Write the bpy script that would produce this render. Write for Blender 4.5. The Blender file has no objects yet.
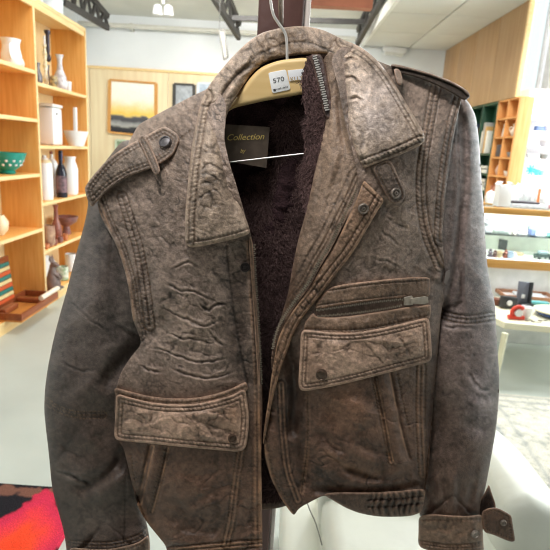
import bpy, bmesh, math, random
import numpy as np
from mathutils import Vector, Matrix

random.seed(7)
RNG = np.random.default_rng(11)
SC = bpy.context.scene
COL = SC.collection
SC.view_settings.view_transform = 'Standard'
SC.view_settings.look = 'None'
SC.view_settings.exposure = 0.0
SC.cycles.filter_width = 1.1

# ------------------------------------------------------------------ camera
F, PITCH, ROLL, EYE = 520.0, math.radians(13.5), math.radians(3.5), 1.45
FWD = np.array([0, math.cos(PITCH), -math.sin(PITCH)])
_u = np.array([0, math.sin(PITCH), math.cos(PITCH)]); _r = np.array([1.0, 0, 0])
UP = _u * math.cos(ROLL) - _r * math.sin(ROLL)
RT = _r * math.cos(ROLL) + _u * math.sin(ROLL)
CAM = np.array([0, 0, EYE])
cd = bpy.data.cameras.new('camera'); cam = bpy.data.objects.new('camera', cd); COL.objects.link(cam)
cd.sensor_width = 36; cd.lens = F / 550 * 36; cd.clip_start = 0.02
cam.matrix_world = Matrix(((RT[0], UP[0], -FWD[0], 0), (RT[1], UP[1], -FWD[1], 0), (RT[2], UP[2], -FWD[2], EYE), (0, 0, 0, 1)))
cd.dof.use_dof = True; cd.dof.focus_distance = 0.72; cd.dof.aperture_fstop = 11.0
SC.camera = cam

def ray(px, py):
    return FWD + RT * (px - 275) / F + UP * (275 - py) / F
def atY(px, py, Y):
    d = ray(px, py); return CAM + d * (Y / d[1])
def atZ(px, py, Z):
    d = ray(px, py); return CAM + d * ((Z - EYE) / d[2])
def atX(px, py, X):
    d = ray(px, py); return CAM + d * (X / d[0])
def atYv(px, py, Y):                      # vectorised
    d = FWD[None] + RT[None] * ((px - 275) / F)[:, None] + UP[None] * ((275 - py) / F)[:, None]
    return CAM[None] + d * (Y / d[:, 1])[:, None]

# ------------------------------------------------------------------ colour / materials
def s2l(c):
    return tuple((x / 255 / 12.92) if x / 255 <= 0.04045 else ((x / 255 + 0.055) / 1.055) ** 2.4 for x in c)
MATS = {}
def mat(name, rgb=(200, 200, 200), rough=0.5, metal=0.0, var=0.06, scale=12.0, bump=0.0, bscale=60.0, stretch=(1, 1, 1), spec=0.5, rgb2=None, sheen=0.0):
    if name in MATS: return MATS[name]
    m = bpy.data.materials.new(name); m.use_nodes = True
    nt = m.node_tree; b = nt.nodes['Principled BSDF']
    tc = nt.nodes.new('ShaderNodeTexCoord'); mp = nt.nodes.new('ShaderNodeMapping'); mp.inputs['Scale'].default_value = stretch
    nt.links.new(tc.outputs['Object'], mp.inputs['Vector'])
    nz = nt.nodes.new('ShaderNodeTexNoise'); nz.inputs['Scale'].default_value = scale; nz.inputs['Detail'].default_value = 5
    nt.links.new(mp.outputs['Vector'], nz.inputs['Vector'])
    rp = nt.nodes.new('ShaderNodeValToRGB')
    c = s2l(rgb); c2 = s2l(rgb2) if rgb2 else tuple(min(1, x * (1 + var)) for x in c); c1 = c if rgb2 else tuple(x * (1 - var) for x in c)
    rp.color_ramp.elements[0].position = 0.35; rp.color_ramp.elements[0].color = (*c1, 1)
    rp.color_ramp.elements[1].position = 0.65; rp.color_ramp.elements[1].color = (*c2, 1)
    nt.links.new(nz.outputs['Fac'], rp.inputs['Fac']); nt.links.new(rp.outputs['Color'], b.inputs['Base Color'])
    b.inputs['Roughness'].default_value = rough; b.inputs['Metallic'].default_value = metal
    b.inputs['Specular IOR Level'].default_value = spec
    if sheen: b.inputs['Sheen Weight'].default_value = sheen
    if bump:
        n2 = nt.nodes.new('ShaderNodeTexNoise'); n2.inputs['Scale'].default_value = bscale; n2.inputs['Detail'].default_value = 4
        nt.links.new(mp.outputs['Vector'], n2.inputs['Vector'])
        bp = nt.nodes.new('ShaderNodeBump'); bp.inputs['Strength'].default_value = bump; bp.inputs['Distance'].default_value = 0.01
        nt.links.new(n2.outputs['Fac'], bp.inputs['Height']); nt.links.new(bp.outputs['Normal'], b.inputs['Normal'])
    MATS[name] = m; return m

def attr_mat(name, rough=0.5, spec=0.4, fine=900.0, fine_amt=0.35, bump=0.5, bdist=0.0006, vor=420.0, sheen=0.0):
    """colour from the mesh's own tint attribute, broken up by procedural noise"""
    if name in MATS: return MATS[name]
    m = bpy.data.materials.new(name); m.use_nodes = True
    nt = m.node_tree; b = nt.nodes['Principled BSDF']
    at = nt.nodes.new('ShaderNodeAttribute'); at.attribute_name = 'tint'
    tc = nt.nodes.new('ShaderNodeTexCoord')
    nz = nt.nodes.new('ShaderNodeTexNoise'); nz.inputs['Scale'].default_value = fine; nz.inputs['Detail'].default_value = 3
    nt.links.new(tc.outputs['Object'], nz.inputs['Vector'])
    mr = nt.nodes.new('ShaderNodeMapRange'); mr.inputs['From Min'].default_value = 0.3; mr.inputs['From Max'].default_value = 0.7
    mr.inputs['To Min'].default_value = 1 - fine_amt; mr.inputs['To Max'].default_value = 1 + fine_amt
    nt.links.new(nz.outputs['Fac'], mr.inputs['Value'])
    mx = nt.nodes.new('ShaderNodeVectorMath'); mx.operation = 'SCALE'
    nt.links.new(at.outputs['Color'], mx.inputs[0]); nt.links.new(mr.outputs['Result'], mx.inputs['Scale'])
    nt.links.new(mx.outputs['Vector'], b.inputs['Base Color'])
    b.inputs['Roughness'].default_value = rough; b.inputs['Specular IOR Level'].default_value = spec
    if sheen:
        b.inputs['Sheen Weight'].default_value = sheen
    if bump:
        vo = nt.nodes.new('ShaderNodeTexVoronoi'); vo.inputs['Scale'].default_value = vor
        nt.links.new(tc.outputs['Object'], vo.inputs['Vector'])
        ad = nt.nodes.new('ShaderNodeMath'); ad.operation = 'ADD'
        nt.links.new(vo.outputs['Distance'], ad.inputs[0]); nt.links.new(nz.outputs['Fac'], ad.inputs[1])
        bp = nt.nodes.new('ShaderNodeBump'); bp.inputs['Strength'].default_value = bump; bp.inputs['Distance'].default_value = bdist
        nt.links.new(ad.outputs['Value'], bp.inputs['Height']); nt.links.new(bp.outputs['Normal'], b.inputs['Normal'])
    MATS[name] = m; return m

def wood_mat(name, rgb, rgb2, rough=0.45, axis=2, scale=6.0):
    st = [9, 9, 9]; st[axis] = 0.7
    return mat(name, rgb, rough, 0, 0, scale, 0.05, 30, tuple(st), 0.4, rgb2)

def emit_free_glass(name, tint=(0.95, 0.98, 0.97), refl=0.10):
    if name in MATS: return MATS[name]
    m = bpy.data.materials.new(name); m.use_nodes = True; nt = m.node_tree
    nt.nodes.remove(nt.nodes['Principled BSDF']); out = nt.nodes['Material Output']
    tr = nt.nodes.new('ShaderNodeBsdfTransparent'); tr.inputs['Color'].default_value = (*tint, 1)
    gl = nt.nodes.new('ShaderNodeBsdfGlossy'); gl.inputs['Roughness'].default_value = 0.03
    fr = nt.nodes.new('ShaderNodeFresnel'); fr.inputs['IOR'].default_value = 1.45
    mx = nt.nodes.new('ShaderNodeMixShader')
    nt.links.new(fr.outputs['Fac'], mx.inputs['Fac']); nt.links.new(tr.outputs[0], mx.inputs[1]); nt.links.new(gl.outputs[0], mx.inputs[2])
    nt.links.new(mx.outputs[0], out.inputs['Surface'])
    MATS[name] = m; return m

# ------------------------------------------------------------------ objects
ORG = {}
def root(name, label, cat, loc, group=None):
    o = bpy.data.objects.new(name, None); COL.objects.link(o); o.location = tuple(loc); o.empty_display_size = 0.05
    o['label'] = label; o['category'] = cat
    if group: o['group'] = group
    ORG[o.name] = np.array(loc, float); return o
def tag(o, label=None, cat=None, group=None, kind=None):
    if label: o['label'] = label
    if cat: o['category'] = cat
    if group: o['group'] = group
    if kind: o['kind'] = kind
    return o
def _origin(parent):
    while parent is not None:
        if parent.name in ORG: return ORG[parent.name]
        parent = parent.parent
    return np.zeros(3)
def link(name, me, m, parent=None, loc=None):
    o = bpy.data.objects.new(name, me); COL.objects.link(o)
    if m is not None and not len(me.materials): me.materials.append(m)
    if parent is not None: o.parent = parent
    if loc is not None: o.location = tuple(loc)
    return o
class MB:
    """collects shapes given in world coordinates; build() links them as one mesh object"""
    def __init__(s): s.v = []; s.f = []; s.mi = []; s.cur = 0
    def add(s, vs, fs):
        n = len(s.v); s.v += [tuple(map(float, v)) for v in vs]; s.f += [tuple(i + n for i in f) for f in fs]; s.mi += [s.cur] * len(fs); return s
    def box(s, x0, x1, y0, y1, z0, z1, bev=0.0):
        if bev <= 0:
            vs = [(x, y, z) for z in (z0, z1) for y in (y0, y1) for x in (x0, x1)]
            return s.add(vs, [(0, 2, 3, 1), (4, 5, 7, 6), (0, 1, 5, 4), (2, 6, 7, 3), (0, 4, 6, 2), (1, 3, 7, 5)])
        bm = bmesh.new(); bmesh.ops.create_cube(bm, size=1)
        for v in bm.verts: v.co = Vector(((x0 + x1) / 2 + v.co.x * (x1 - x0), (y0 + y1) / 2 + v.co.y * (y1 - y0), (z0 + z1) / 2 + v.co.z * (z1 - z0)))
        bmesh.ops.bevel(bm, geom=bm.edges[:], offset=bev, segments=3, affect='EDGES', profile=0.5)
        return s.bm(bm)
    def bm(s, bm, M=None):
        bm.verts.index_update()
        s.add([(M @ v.co if M else v.co) for v in bm.verts], [[v.index for v in f.verts] for f in bm.faces]); bm.free(); return s
    def rbox(s, c, size, rz=0, rx=0, ry=0, bev=0.003):
        bm = bmesh.new(); bmesh.ops.create_cube(bm, size=1)
        for v in bm.verts: v.co = Vector((v.co.x * size[0], v.co.y * size[1], v.co.z * size[2]))
        if bev: bmesh.ops.bevel(bm, geom=bm.edges[:], offset=bev, segments=2, affect='EDGES', profile=0.5)
        M = Matrix.Translation(Vector(c)) @ Matrix.Rotation(rz, 4, 'Z') @ Matrix.Rotation(ry, 4, 'Y') @ Matrix.Rotation(rx, 4, 'X')
        return s.bm(bm, M)
    def lathe(s, c, prof, n=24, ax=None):
        """prof: (radius, height) from base up, around a vertical axis (or ax) at c"""
        c = np.array(c, float)
        if ax is None: e1, e2, e3 = np.eye(3)
        else:
            e3 = np.array(ax, float); e3 /= np.linalg.norm(e3)
            t = np.array([0, 0, 1.0]) if abs(e3[2]) < 0.9 else np.array([1.0, 0, 0])
            e1 = np.cross(t, e3); e1 /= np.linalg.norm(e1); e2 = np.cross(e3, e1)
        vs = []; fs = []
        for r, h in prof:
            for k in range(n):
                a = 2 * math.pi * k / n
                vs.append(c + e1 * r * math.cos(a) + e2 * r * math.sin(a) + e3 * h)
        for i in range(len(prof) - 1):
            for k in range(n):
                fs.append((i * n + k, i * n + (k + 1) % n, (i + 1) * n + (k + 1) % n, (i + 1) * n + k))
        fs.append(tuple(range(n - 1, -1, -1))); fs.append(tuple((len(prof) - 1) * n + k for k in range(n)))
        return s.add(vs, fs)
    def tube(s, pts, r, n=8, smooth=0):
        P = [np.array(p, float) for p in pts]
        if smooth: P = catmull(P, smooth)
        R = r if hasattr(r, '__len__') else [r] * len(P)
        if len(R) != len(P): R = np.interp(np.linspace(0, 1, len(P)), np.linspace(0, 1, len(R)), R)
        vs = []; fs = []; prev = None
        for i, p in enumerate(P):
            t = P[min(i + 1, len(P) - 1)] - P[max(i - 1, 0)]; t = t / (np.linalg.norm(t) + 1e-12)
            if prev is None:
                a = np.array([0, 0, 1.0]) if abs(t[2]) < 0.9 else np.array([1.0, 0, 0])
            else: a = prev
            u = a - t * (a @ t); u /= np.linalg.norm(u) + 1e-12; prev = u; w = np.cross(t, u)
            for k in range(n):
                g = 2 * math.pi * k / n; vs.append(p + R[i] * (u * math.cos(g) + w * math.sin(g)))
        for i in range(len(P) - 1):
            for k in range(n):
                fs.append((i * n + k, i * n + (k + 1) % n, (i + 1) * n + (k + 1) % n, (i + 1) * n + k))
        fs.append(tuple(range(n - 1, -1, -1))); fs.append(tuple((len(P) - 1) * n + k for k in range(n)))
        return s.add(vs, fs)
    def bar(s, a, b, w, h=None):
        a = np.array(a, float); b = np.array(b, float); h = h or w
        t = (b - a) / np.linalg.norm(b - a); k = np.array([0, 0, 1.0]) if abs(t[2]) < 0.95 else np.array([0, 1.0, 0])
        u = np.cross(t, k); u /= np.linalg.norm(u); v = np.cross(u, t)
        vs = [p + u * i * w / 2 + v * j * h / 2 for p in (a, b) for j in (-1, 1) for i in (-1, 1)]
        return s.add(vs, [(0, 2, 3, 1), (4, 5, 7, 6), (0, 1, 5, 4), (2, 6, 7, 3), (0, 4, 6, 2), (1, 3, 7, 5)])
    def prism(s, poly, off, bev=0.0):
        """planar world polygon extruded by the vector off"""
        bm = bmesh.new(); vs = [bm.verts.new(tuple(map(float, p))) for p in poly]; f = bm.faces.new(vs)
        r = bmesh.ops.extrude_face_region(bm, geom=[f])
        for e in r['geom']:
            if isinstance(e, bmesh.types.BMVert): e.co += Vector(tuple(map(float, off)))
        bmesh.ops.recalc_face_normals(bm, faces=bm.faces[:])
        if bev: bmesh.ops.bevel(bm, geom=bm.edges[:], offset=bev, segments=4, affect='EDGES', profile=0.5)
        return s.bm(bm)
    def ball(s, c, r, seg=16):
        bm = bmesh.new(); bmesh.ops.create_uvsphere(bm, u_segments=seg, v_segments=seg // 2, radius=1)
        r = r if hasattr(r, '__len__') else (r, r, r)
        for v in bm.verts: v.co = Vector((c[0] + v.co.x * r[0], c[1] + v.co.y * r[1], c[2] + v.co.z * r[2]))
        return s.bm(bm)
    def build(s, name, m, parent=None, smooth=True, label=None):
        me = bpy.data.meshes.new(name); V = np.array(s.v)
        if parent is not None: org = _origin(parent)
        else: org = np.array([(V[:, 0].min() + V[:, 0].max()) / 2, (V[:, 1].min() + V[:, 1].max()) / 2, V[:, 2].min()])
        me.from_pydata([tuple(v) for v in V - org], [], s.f)
        ms = m if isinstance(m, (list, tuple)) else [m]
        for q in ms: me.materials.append(q)
        if len(ms) > 1: me.polygons.foreach_set('material_index', s.mi)
        bm = bmesh.new(); bm.from_mesh(me); bmesh.ops.recalc_face_normals(bm, faces=bm.faces[:])
        if smooth:
            for f in bm.faces: f.smooth = True
            for e in bm.edges:
                if len(e.link_faces) == 2 and e.calc_face_angle(0) > 0.7: e.smooth = False
        bm.to_mesh(me); bm.free()
        o = link(name, me, None, parent, None if parent is not None else org)
        if label: o['label'] = label
        return o
def catmull(P, sub):
    out = []
    P = [np.array(p, float) for p in P]
    for i in range(len(P) - 1):
        a = P[max(i - 1, 0)]; b = P[i]; c = P[i + 1]; d = P[min(i + 2, len(P) - 1)]
        for k in range(sub):
            t = k / sub
            out.append(0.5 * (2 * b + (c - a) * t + (2 * a - 5 * b + 4 * c - d) * t * t + (3 * b - a - 3 * c + d) * t ** 3))
    out.append(P[-1]); return out
def struct(o, cat=None):
    o['kind'] = 'structure'; return o

def text_mesh(body, shear=0.0, space=1.0):
    cu = bpy.data.curves.new('lettering', 'FONT'); cu.body = body; cu.size = 1.0; cu.shear = shear; cu.space_character = space
    cu.resolution_u = 3
    o = bpy.data.objects.new('lettering', cu); COL.objects.link(o)
    bpy.context.view_layer.update()
    me = bpy.data.meshes.new_from_object(o.evaluated_get(bpy.context.evaluated_depsgraph_get()))
    V = np.array([tuple(v.co) for v in me.vertices]); Fc = [tuple(p.vertices) for p in me.polygons]
    bpy.data.objects.remove(o); bpy.data.curves.remove(cu); bpy.data.meshes.remove(me)
    return V, Fc
def text_px(mb, body, p0, p1, height, Yw, shear=0.0, wave=0.0, xspan=True):
    """lettering on the plane Y=Yw: baseline from pixel p0 to p1, cap height in pixels"""
    V, Fc = text_mesh(body, shear)
    w = V[:, 0].max() - V[:, 0].min(); hgt = 0.70
    p0 = np.array(p0, float); p1 = np.array(p1, float); e = (p1 - p0); L = np.linalg.norm(e); e /= L; n = np.array([e[1], -e[0]])
    u = (V[:, 0] - V[:, 0].min()) / w * L; v = V[:, 1] / hgt * height
    px = p0[0] + e[0] * u + n[0] * v; py = p0[1] + e[1] * u + n[1] * v
    W = atYv(px, py, np.full(len(px), Yw)) if not callable(Yw) else atYv(px, py, Yw(px, py))
    mb.add(W, Fc)

# ------------------------------------------------------------------ numpy noise
_T = RNG.random((256, 256))
def vn(x, y, seed=0):
    x = x + seed * 17.3; y = y + seed * 9.7
    xi = np.floor(x).astype(int); yi = np.floor(y).astype(int); fx = x - xi; fy = y - yi
    fx = fx * fx * fx * (fx * (fx * 6 - 15) + 10); fy = fy * fy * fy * (fy * (fy * 6 - 15) + 10)
    a = _T[xi & 255, yi & 255]; b = _T[(xi + 1) & 255, yi & 255]; c = _T[xi & 255, (yi + 1) & 255]; d = _T[(xi + 1) & 255, (yi + 1) & 255]
    return (a + (b - a) * fx) * (1 - fy) + (c + (d - c) * fx) * fy
def fbm(x, y, s, o=4, seed=0):
    t = np.zeros_like(x); a = 1.0; n = 0
    for k in range(o):
        t += a * (vn(x / s * 2 ** k, y / s * 2 ** k, seed + k * 3) * 2 - 1); n += a; a *= 0.5
    return t / n
def ridged(x, y, s, o=3, seed=0):
    t = np.zeros_like(x); a = 1.0; n = 0
    for k in range(o):
        t += a * (1 - np.abs(vn(x / s * 2 ** k, y / s * 2 ** k, seed + k * 5) * 2 - 1) * 2); n += a; a *= 0.5
    return t / n
def worley(x, y, seed=0):
    """cellular noise: edge distance F2-F1 and a random value per cell plus offsets to its seed point"""
    xi = np.floor(x).astype(int); yi = np.floor(y).astype(int); f1 = np.full(x.shape, 9.0); f2 = np.full(x.shape, 9.0); r = np.zeros_like(x); ox = np.zeros_like(x); oy = np.zeros_like(x)
    for j in (-1, 0, 1):
        for i in (-1, 0, 1):
            cx = xi + i; cy = yi + j; px = cx + _T[(cx + seed * 13) & 255, (cy + seed * 7) & 255]; py = cy + _T[(cx + 91 + seed * 5) & 255, (cy + 37 + seed * 11) & 255]
            dx = x - px; dy = y - py; d = np.sqrt(dx * dx + dy * dy); k = d < f1
            f2 = np.where(k, f1, np.minimum(f2, d)); f1 = np.where(k, d, f1); r = np.where(k, _T[(cx + 53) & 255, (cy + 17 + seed) & 255], r); ox = np.where(k, dx, ox); oy = np.where(k, dy, oy)
    return f2 - f1, r, ox, oy
def smooth(a, b, x):
    t = np.clip((x - a) / (b - a), 0, 1); return t * t * (3 - 2 * t)

def poly_near(X, Y, pts, closed):
    """unsigned distance, arc length and nearest point on a polyline"""
    P = np.array(pts, float); n = len(P); best = np.full(X.shape, 1e18); arc = np.zeros_like(X); NX = np.zeros_like(X); NY = np.zeros_like(X)
    L = 0.0
    for i in range(n if closed else n - 1):
        a = P[i]; b = P[(i + 1) % n]; e = b - a; l2 = e @ e
        if l2 < 1e-9: continue
        t = np.clip(((X - a[0]) * e[0] + (Y - a[1]) * e[1]) / l2, 0, 1)
        qx = a[0] + t * e[0]; qy = a[1] + t * e[1]; d = (X - qx) ** 2 + (Y - qy) ** 2
        k = d < best; best[k] = d[k]; l = math.sqrt(l2); arc[k] = L + t[k] * l; NX[k] = qx[k]; NY[k] = qy[k]; L += l
    return np.sqrt(best), arc, NX, NY
def inside(X, Y, P):
    P = np.array(P, float); r = np.zeros(X.shape, bool); n = len(P)
    for i in range(n):
        x0, y0 = P[i]; x1, y1 = P[(i + 1) % n]
        if y0 == y1: continue
        c = ((y0 > Y) != (y1 > Y)) & (X < (x1 - x0) * (Y - y0) / (y1 - y0) + x0); r ^= c
    return r
def chaikin(P, it=2, closed=True, q=0.2):
    P = [np.array(p, float) for p in P]
    for _ in range(it):
        o = []; n = len(P)
        if not closed: o.append(P[0])
        for i in range(n if closed else n - 1):
            a = P[i]; b = P[(i + 1) % n]; o += [a * (1 - q) + b * q, a * q + b * (1 - q)]
        if not closed: o.append(P[-1])
        P = o
    return np.array(P)
class TPS:
    def __init__(s, pts):
        A = np.array(pts, float); s.x = A[:, :2] / 100; z = A[:, 2]; n = len(z)
        K = s.k(np.linalg.norm(s.x[:, None] - s.x[None], axis=2)) + np.eye(n) * 0.02
        P = np.hstack([np.ones((n, 1)), s.x]); M = np.block([[K, P], [P.T, np.zeros((3, 3))]])
        w = np.linalg.solve(M, np.concatenate([z, np.zeros(3)])); s.w = w[:n]; s.a = w[n:]
    def k(s, r): return np.where(r > 1e-9, r * r * np.log(r + 1e-12), 0)
    def __call__(s, X, Y):
        r = np.zeros_like(X, float); x = X / 100; y = Y / 100
        for i in range(len(s.w)):
            d2 = (x - s.x[i, 0]) ** 2 + (y - s.x[i, 1]) ** 2
            r += s.w[i] * 0.5 * d2 * np.log(d2 + 1e-12)
        return r + s.a[0] + s.a[1] * x + s.a[2] * y
# ================================================================== the jacket
YJ = 0.72                                   # plane the jacket hangs in
LEATHER = attr_mat('worn_brown_leather', rough=0.46, spec=0.36, fine=620, fine_amt=0.30, bump=0.6, bdist=0.0006, vor=560)
LINING = attr_mat('plum_fur', rough=0.95, spec=0.1, fine=500, fine_amt=0.4, bump=0.6, bdist=0.002, vor=300)
METAL = mat('antique_snap_metal', (150, 138, 128), 0.42, 0.6, 0.2, 300)
STEEL = mat('zip_teeth_metal', (178, 166, 148), 0.4, 0.5, 0.1, 200)
BRIGHT = mat('hanger_wire_metal', (226, 221, 216), 0.3, 0.45, 0.05, 50)

BASE = TPS([  # (px, py, metres towards the camera from the jacket plane)
 (211,88,-.012),(165,112,-.024),(131,132,-.030),(110,165,-.012),(88,195,-.012),(100,200,-.002),(120,260,.012),(133,328,.016),(190,140,.020),(190,180,.038),
 (200,230,.046),(200,280,.050),(160,300,.040),(240,250,.036),(255,320,.034),(200,370,.050),(120,390,.026),(182,430,.052),(248,420,.036),(130,480,.026),
 (200,500,.044),(262,500,.034),(150,540,.026),(262,560,.034),(200,560,.040),
 (345,55,-.006),(420,80,-.018),(465,92,-.030),(400,130,.030),(400,180,.044),(380,250,.050),(430,150,.020),(440,200,.018),(440,300,.018),(350,250,.046),(300,290,.036),
 (290,340,.034),(360,350,.054),(428,340,.030),(430,430,.020),(370,430,.052),(300,420,.030),(275,440,.036),(295,510,.032),(380,505,.040),(425,500,.024),
 (70,290,.004),(60,380,.010),(95,300,.012),(80,450,.014),(110,430,.000),(90,545,.010),(130,520,.000),
 (480,140,-.014),(482,200,-.008),(487,270,-.002),(465,300,.010),(495,340,.006),(470,400,.016),(497,400,.010),(440,420,.006),(455,500,.020),(480,540,.016),(425,530,.012)])

AMP = 1.5
class Panel:
    def __init__(s, outline, h=1.1, it=2):
        P = chaikin(outline, it) if it else np.array(outline, float); s.P = P; s.h = h
        x = np.arange(P[:, 0].min() - 2 * h, P[:, 0].max() + 2 * h, h); y = np.arange(P[:, 1].min() - 2 * h, P[:, 1].max() + 2 * h, h)
        X, Y = np.meshgrid(x, y); shp = X.shape; X = X.ravel(); Y = Y.ravel()
        D, A, NX, NY = poly_near(X, Y, P, True); sd = np.where(inside(X, Y, P), D, -D)
        keep = (sd > -0.8 * h).reshape(shp)
        q = keep[:-1, :-1] & keep[1:, :-1] & keep[1:, 1:] & keep[:-1, 1:]
        id_ = np.arange(X.size).reshape(shp); j, i = np.nonzero(q)
        Q = np.stack([id_[j, i], id_[j + 1, i], id_[j + 1, i + 1], id_[j, i + 1]], 1)
        used = np.unique(Q); rem = np.full(X.size, -1); rem[used] = np.arange(used.size); s.Q = rem[Q]
        snap = (sd < 0.35 * h)
        X = np.where(snap, NX, X); Y = np.where(snap, NY, Y); sd = np.where(snap, 0, sd)
        s.X = X[used]; s.Y = Y[used]; s.s = sd[used]; s.arc = A[used]; s.n = used.size
        e = np.concatenate([s.Q[:, [0, 1]], s.Q[:, [1, 2]], s.Q[:, [2, 3]], s.Q[:, [3, 0]]])
        key = np.sort(e, 1); _, inv, cnt = np.unique(key[:, 0].astype(np.int64) * s.n + key[:, 1], return_inverse=True, return_counts=True)
        s.E = e[cnt[inv] == 1]
        bv = np.unique(s.E); s.X[bv] = NX[used][bv]; s.Y[bv] = NY[used][bv]; s.s[bv] = 0
        s.d = np.zeros(s.n); s.col = np.full((s.n, 3), 0.1); s.rel = np.zeros(s.n)
    def base(s, off=0.0, fn=None):
        s.d = (fn or BASE)(s.X, s.Y) + off; return s
    def fall(s, pts, R, H, w=1.0):
        D = s.s if pts is None else poly_near(s.X, s.Y, pts, False)[0]
        t = np.clip(D / R, 0, 1); s.d -= H * (1 - np.sqrt(1 - (1 - t) ** 2)); return s
    def edge(s, r=2.5, e=0.0022):
        return s.fall(None, r, e)
    def wrinkle(s, amp=0.0006, scale=9, seed=1, ang=0.0, asp=1.0, mask=None, o=3):
        c, n = math.cos(ang), math.sin(ang); u = (s.X * c + s.Y * n) / asp; v = -s.X * n + s.Y * c
        wx = fbm(s.X, s.Y, scale * 2.5, 2, seed + 50) * scale * 0.7; wy = fbm(s.X, s.Y, scale * 2.5, 2, seed + 60) * scale * 0.7
        r = ridged(u + wx, v + wy, scale, o, seed)
        m = 1.0 if mask is None else mask
        s.d += AMP * amp * r * m; s.rel += r * 0.5 * m; return s
    def crumple(s, amp=0.0015, scale=12, seed=3, ang=0.0, asp=1.6, mask=None, tilt=0.55, w=0.11, rk=1.0):
        """crushed leather: tilted facets that meet in sharp creases"""
        c, n = math.cos(ang), math.sin(ang); wx = scale * .55 * fbm(s.X, s.Y, scale * 1.3, 3, seed + 40); wy = scale * .55 * fbm(s.X, s.Y, scale * 1.3, 3, seed + 44)
        X = s.X + wx; Y = s.Y + wy; u = (X * c + Y * n) / (scale * asp); v = (-X * n + Y * c) / scale
        e, r, ox, oy = worley(u, v, seed); m = 1.0 if mask is None else mask; a2 = r * 6.283
        k = np.exp(-(e / w) ** 2); dome = np.clip(e, 0, .6) / .6
        vary = smooth(-.2, .4, fbm(s.X, s.Y, scale * 3, 2, seed + 70))
        h = .45 * dome + tilt * (ox * np.cos(a2) + oy * np.sin(a2)) - .6 * k
        s.d += AMP * amp * h * m * (.15 + .85 * vary); s.rel += rk * (-1.1 * k + .7 * (dome - .4)) * m * (.15 + .85 * vary); return s
    def cracks(s, amp=0.0012, scale=22, seed=3, ang=0.0, asp=2.5, mask=None, w=0.06):
        """sharp creases along the zero lines of a noise"""
        c, n = math.cos(ang), math.sin(ang); u = (s.X * c + s.Y * n) / asp; v = -s.X * n + s.Y * c
        f = fbm(u, v, scale, 3, seed); m = (smooth(0.0, 0.25, fbm(s.X, s.Y, scale * 1.6, 2, seed + 9) + 0.1)) * (1 if mask is None else mask)
        k = np.exp(-(f / w) ** 2) * m; ridge = np.exp(-((np.abs(f) - 2.2 * w) / w) ** 2) * m
        s.d += AMP * (-amp * k + amp * 0.35 * ridge); s.rel += -1.3 * k + 0.7 * ridge; return s
    def fold(s, pts, amp=0.004, w=5.0, rag=0.0, seed=0, fade=True):
        """a broad crease (amp > 0 sinks, < 0 rises)"""
        pts = chaikin(pts, 2, False); D, A, _, _ = poly_near(s.X, s.Y, pts, False)
        if rag: D = D + rag * fbm(s.X, s.Y, w * 3, 3, seed)
        L = A.max() + 1e-6; f = np.clip(np.minimum(A, L - A) / (0.25 * L), 0.0, 1) if fade else 1.0
        g = np.exp(-(D / w) ** 2) * f; s.d -= amp * g; s.rel -= np.sign(amp) * (1.1 if w < 3 else .25 if w < 9 else .1) * g; return s  # sunken folds also darker in colour: dye in the crease plus painted shade
    def crease(s, pts, amp=0.0016, w=1.2, seed=0, lip=0.6, dark=1.0):
        pts = chaikin(pts, 2, False); D, A, _, _ = poly_near(s.X + 2.5 * fbm(s.X, s.Y, 9, 3, seed), s.Y + 2.5 * fbm(s.X, s.Y, 9, 3, seed + 7), pts, False)
        L = A.max() + 1e-6; f = np.clip(np.minimum(A, L - A) / (0.2 * L), 0.15, 1)
        k = np.exp(-(D / w) ** 2) * f; l = np.exp(-((D - 2.4 * w) / (1.2 * w)) ** 2) * f
        s.d += AMP * (-amp * k + amp * lip * l); s.rel += -1.2 * k * dark + 0.9 * l; return s
    def seam(s, pts, rows=(0.0,), depth=0.0010, w=0.9, pucker=0.0005, per=4.6, stitch=True, closed=False, lim=None, smoothit=2, step=0.0):
        """stitched rows at the given distances from a line; the leather puckers between them"""
        if pts is None: D, A = s.s, s.arc
        else:
            pts = chaikin(pts, smoothit, closed) if smoothit else np.array(pts, float); D, A, NX, NY = poly_near(s.X, s.Y, pts, closed)
        for r in rows:
            g = np.exp(-((D - r) / w) ** 2); s.d -= 1.4 * AMP * depth * g; s.rel -= 1.3 * g
            if stitch:
                on = (np.mod(A, 3.0) < 2.0) & (np.abs(D - r) < 0.62); s.st = getattr(s, 'st', np.zeros(s.n)); s.st = np.maximum(s.st, on * 1.0)
        m = np.mean(rows); hw = max(1.6, (max(rows) - min(rows)) / 2)
        if len(rows) > 1:
            band = np.exp(-((D - m) / hw) ** 4); ph = np.mod(A / per + .10 * D + .35 * fbm(s.X, s.Y, 14, 2, 4), 1.0) - .5; p = .45 - 1.5 * np.exp(-(ph / .15) ** 2)
            s.d += AMP * .7 * pucker * p * band; s.rel += 0.8 * p * band
        elif pucker:
            band = np.exp(-((D - m) / 3.0) ** 2) - np.exp(-((D - m) / 0.8) ** 2); p = np.cos(2 * math.pi * A / per + 2 * fbm(s.X, s.Y, 20, 2, 4))
            s.d += AMP * pucker * p * band; s.rel += 0.5 * p * band
        return s
    def wear(s, pts, w=1.1, amt=.6, off=0.0, rgb=(170, 134, 102)):
        """dye rubbed off along a ridge"""
        D, A, _, _ = poly_near(s.X, s.Y, chaikin(pts, 2, False), False); s.wl = getattr(s, 'wl', []); s.wl.append((np.exp(-((D - off) / w) ** 2) * amt * np.clip(.8 + .9 * fbm(s.X, s.Y, 13, 2, 77), 0, 1.2), rgb)); return s
    def net(s, scale=4.2, amp=.00022, seed=300, ang=.6, asp=1.5, rk=.55, mask=None):
        return s.crumple(amp * .8, scale, seed, ang, asp, mask, .5, .2, rk * .6)
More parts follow.
